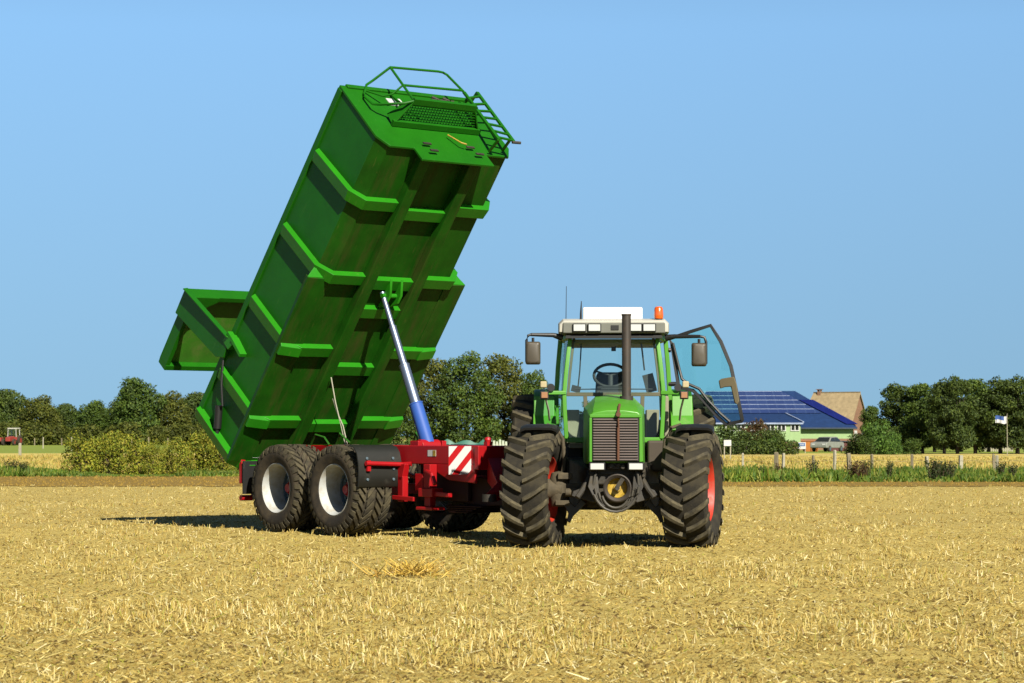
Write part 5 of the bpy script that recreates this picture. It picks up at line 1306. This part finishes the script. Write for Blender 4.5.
xa, xb = tp(583,0,1.9).x, tp(642,0,1.9).x
mb = MB(); mb.loft([[(xa,1.5,zt+.02),(xb,1.5,zt+.02),(xb,1.5,tp(0,307.5,1.6).z),(xa,1.5,tp(0,307.5,1.6).z)],[(xa,2.4,zt+.02),(xb,2.4,zt+.02),(xb,2.4,tp(0,307.5,1.6).z),(xa,2.4,tp(0,307.5,1.6).z)]]); mb.build('roof_hatch', M['white_box'], cab, bevel=.02)
bx = tp(658.8,314,1.15); mb = MB(); mb.lathe([(zt-.03,0),(zt-.03,.05),(zt+.03,.05),(zt+.03,0)], 16, 'z', (bx.x,1.15,0)); be = mb.build('beacon', M['black'], cab)
mb = MB(); mb.lathe([(zt+.031,.056),(zt+.07,.062),(zt+.165,.055),(zt+.185,.04),(zt+.19,0)], 20, 'z', (bx.x,1.15,0)); mb.build('beacon_lens', M['orange'], be)
mb = MB(); a0 = tp(566,320,1.4); a1 = tp(566.5,286,1.4); mb.tube([(a0.x,1.4,zt-.02), a1], [.006,.004], 6); mb.build('antenna', M['black'], cab)
mb = MB(); a0 = tp(581,320,1.2); a1 = tp(581.5,301,1.2); mb.tube([(a0.x,1.2,zt-.02),(a0.x,1.2,zt+.1), a1], [.016,.014,.005], 8); mb.build('antenna', M['black'], cab)
# mirrors
for s in (-1, 1):
    if s < 0: pts = [tp(562,337.5,1.15), tp(553,335,1.1), tp(531,334.5,.98), tp(528,335.5,.97), tp(526.5,340,.97), tp(526.5,362,.97)]; rc = (525.5,341.5,540.5,364.5)
    else: pts = [tp(666,338,1.15), tp(675,336.5,1.1), tp(700,336.5,.98), tp(704.5,337.5,.97), tp(706,342,.97), tp(706,364,.97)]; rc = (691.5,343,706.5,366.5)
    mb = MB(); mb.tube(pts[:3], [.045,.03,.022], 10); mb.tube(pts[2:], .018, 8); ar = mb.build('mirror_arm', M['black'], tra)
    p0 = tp(rc[0],rc[1],.98); p1 = tp(rc[2],rc[3],.98)
    mb = MB(); mb.loft([[(p0.x+k,.98+dy,p1.z+k),(p1.x-k,.98+dy,p1.z+k),(p1.x-k,.98+dy,p0.z-k),(p0.x+k,.98+dy,p0.z-k)] for dy, k in ((-.05,.03),(-.03,.0),(.05,.0),(.06,.02))])
    mi = mb.build('mirror', mat('mirror_brown', (.085,.07,.045), .5, dirt=.5) if s < 0 else bpy.data.materials['mirror_brown'], ar, bevel=.022)
    mb = MB(); mb.box((p0.x+.025,1.0405,p1.z+.025),(p1.x-.025,1.046,p0.z-.025)); mb.build('mirror_glass', M['chrome'], mi)
    q = [(p0.x+p1.x)/2, .98, p0.z]; mb = MB(); mb.tube([(q[0],.98,q[2]-.01),(q[0],.98,q[2]+.05)], .018, 8); mb.build('mirror_joint', M['black'], ar)
# indicators on brackets
for s in (-1, 1):
    cx, yy = (543.5, .95) if s < 0 else (685.5, .95)
    w_, o_ = tp(cx,384.5,yy), tp(cx + (1 if s < 0 else -1.5),395,yy); e_ = tp(566 if s < 0 else 661, 393.5, 1.05)
    mb = MB(); mb.bar((o_.x, 1.0, o_.z+.03), (e_.x, 1.06, e_.z+.01), .05, .05); br = mb.build('lamp_bracket', G, tra, bevel=.008)
    mb = MB(); mb.box((w_.x-.042,.92,w_.z-.042),(w_.x+.042,.99,w_.z+.042)); mb.build('side_lamp', M['amber_cream'], br, bevel=.015)
    mb = MB(); mb.box((o_.x-.055,.92,o_.z-.055),(o_.x+.055,.99,o_.z+.05)); il = mb.build('indicator', M['black'], br, bevel=.01)
    mb = MB(); mb.box((o_.x-.04,.908,o_.z-.04),(o_.x+.04,.919,o_.z+.035)); mb.build('lens', M['amber_dust'], il, bevel=.008)
    mb = MB(); mb.tube([tp(cx+(2 if s < 0 else -2),398,1.0), tp(cx+(5 if s < 0 else -5),410,1.2), tp(cx+(6 if s < 0 else -6),420,1.4)], .014, 6); mb.build('grab_rail', M['cream'], br)
    mb = MB(); k = tp(551 if s < 0 else 678, 387.5, 1.0); mb.lathe([(-.04,0),(-.04,.05),(.04,.05),(.04,0)], 14, 'y', (k.x,1.0,k.z)); mb.build('horn', M['black'], br)

# open door on the picture's right, hinged at the rear post
DY = 2.02
outl = [(670.5,344),(669,337),(690,330),(711,324),(722,341),(732,366),(738,395),(743,420),(741,423),(724.5,426),(713,415),(702,402),(692,392),(681,389.5),(677,387)]
def dpt(p, off=0): 
    q = tp(p[0], p[1], DY); 
    q.y = 2.14 - .25*max(0, (q.x-.7)); return q + Vector((0, off, 0))
O = [dpt(p) for p in outl]; ctr = sum(O, Vector())/len(O)
I_ = [p.lerp(ctr, .02) for p in O]
def ring_frame(P, wd, th_):
    mb = MB(); n = len(P); rings = []
    for i in range(n):
        t = (P[(i+1) % n] - P[i-1]).normalized(); nn = Vector((t.z, 0, -t.x)); 
        if (ctr - P[i]).dot(nn) < 0: nn = -nn
        rings.append([P[i] + Vector((0,-th_,0)), P[i] + nn*wd + Vector((0,-th_,0)), P[i] + nn*wd + Vector((0,th_,0)), P[i] + Vector((0,th_,0))])
    rings.append(rings[0]); mb.loft(rings, cap=False); return mb
door = ring_frame(O, .048, .022).build('door', M['black'], tra, bevel=.006)
mb = MB(); mb.prism([p + Vector((0,-.004,0)) for p in I_], (0,.006,0)); mb.build('door_glass', M['glass_teal'], door, smooth=False)
mb = MB(); mb.tube([dpt(p, -.03) for p in ((673,343),(678,364),(682,379),(689,384.5),(699,389),(708,401),(720,414),(729,422))], .02, 8); mb.build('inner_trim', M['black'], door)
mb = MB(); h = [(718,381),(721,379),(733,377),(735.5,384),(738,402),(736,405),(733.5,403),(730,387),(724,387.5),(719.5,389)]
mb.prism([dpt(p, -.07) for p in h], (0,.06,0)); mb.build('door_handle', mat('handle_tan', (.17,.135,.065), .6), door, bevel=.012)
mb = MB(); mb.tube([dpt((671,350),-.02), (.74,2.10,dpt((671,350)).z)], .03, 8); mb.tube([dpt((676,384),-.02), (.745,2.10,dpt((676,384)).z)], .03, 8); mb.build('door_hinge', M['black'], door)
mb = MB(); mb.box((.66,1.45,1.38),(.72,2.06,1.92)); mb.build('door_sill', M['interior_dust'], cab, bevel=.02)

# a loose heap of bright straw in the stubble
n = 380; a = RNG.uniform(0, 2*pi, n); q = np.minimum(np.abs(RNG.normal(0, .27, n)), .55); d_ = 1.384*F_PX/(580-HZ)
x = q*np.cos(a)*.75; y = q*np.sin(a)*.9; P = np.stack([x, y, .01 + .05*np.exp(-q*q*6)*RNG.random(n)], 1)
V, F_ = blades(P, RNG.uniform(.08,.26,n), RNG.uniform(.007,.011,n), RNG.uniform(.9,1.6,n), RNG.uniform(0,2*pi,n))
m_, nt_, out_ = new_mat('bright_straw'); b_ = N(nt_, 'ShaderNodeBsdfPrincipled'); g_ = N(nt_, 'ShaderNodeNewGeometry')
nt_.links.new(ramp(nt_, g_.outputs['Random Per Island'], [(0,(.19,.10,.014)),(.5,(.31,.20,.028)),(1,(.35,.26,.06))]), b_.inputs['Base Color']); b_.inputs['Roughness'].default_value = .5; nt_.links.new(b_.outputs[0], out_.inputs[0])
o = link('straw_heap', npmesh('straw_heap', V, F_, m_), None, (d_*(412-512)/F_PX, d_, float(gz(d_*(412-512)/F_PX, d_)))); tag(o, 'small loose heap of bright yellow straw in the foreground stubble', 'straw heap')
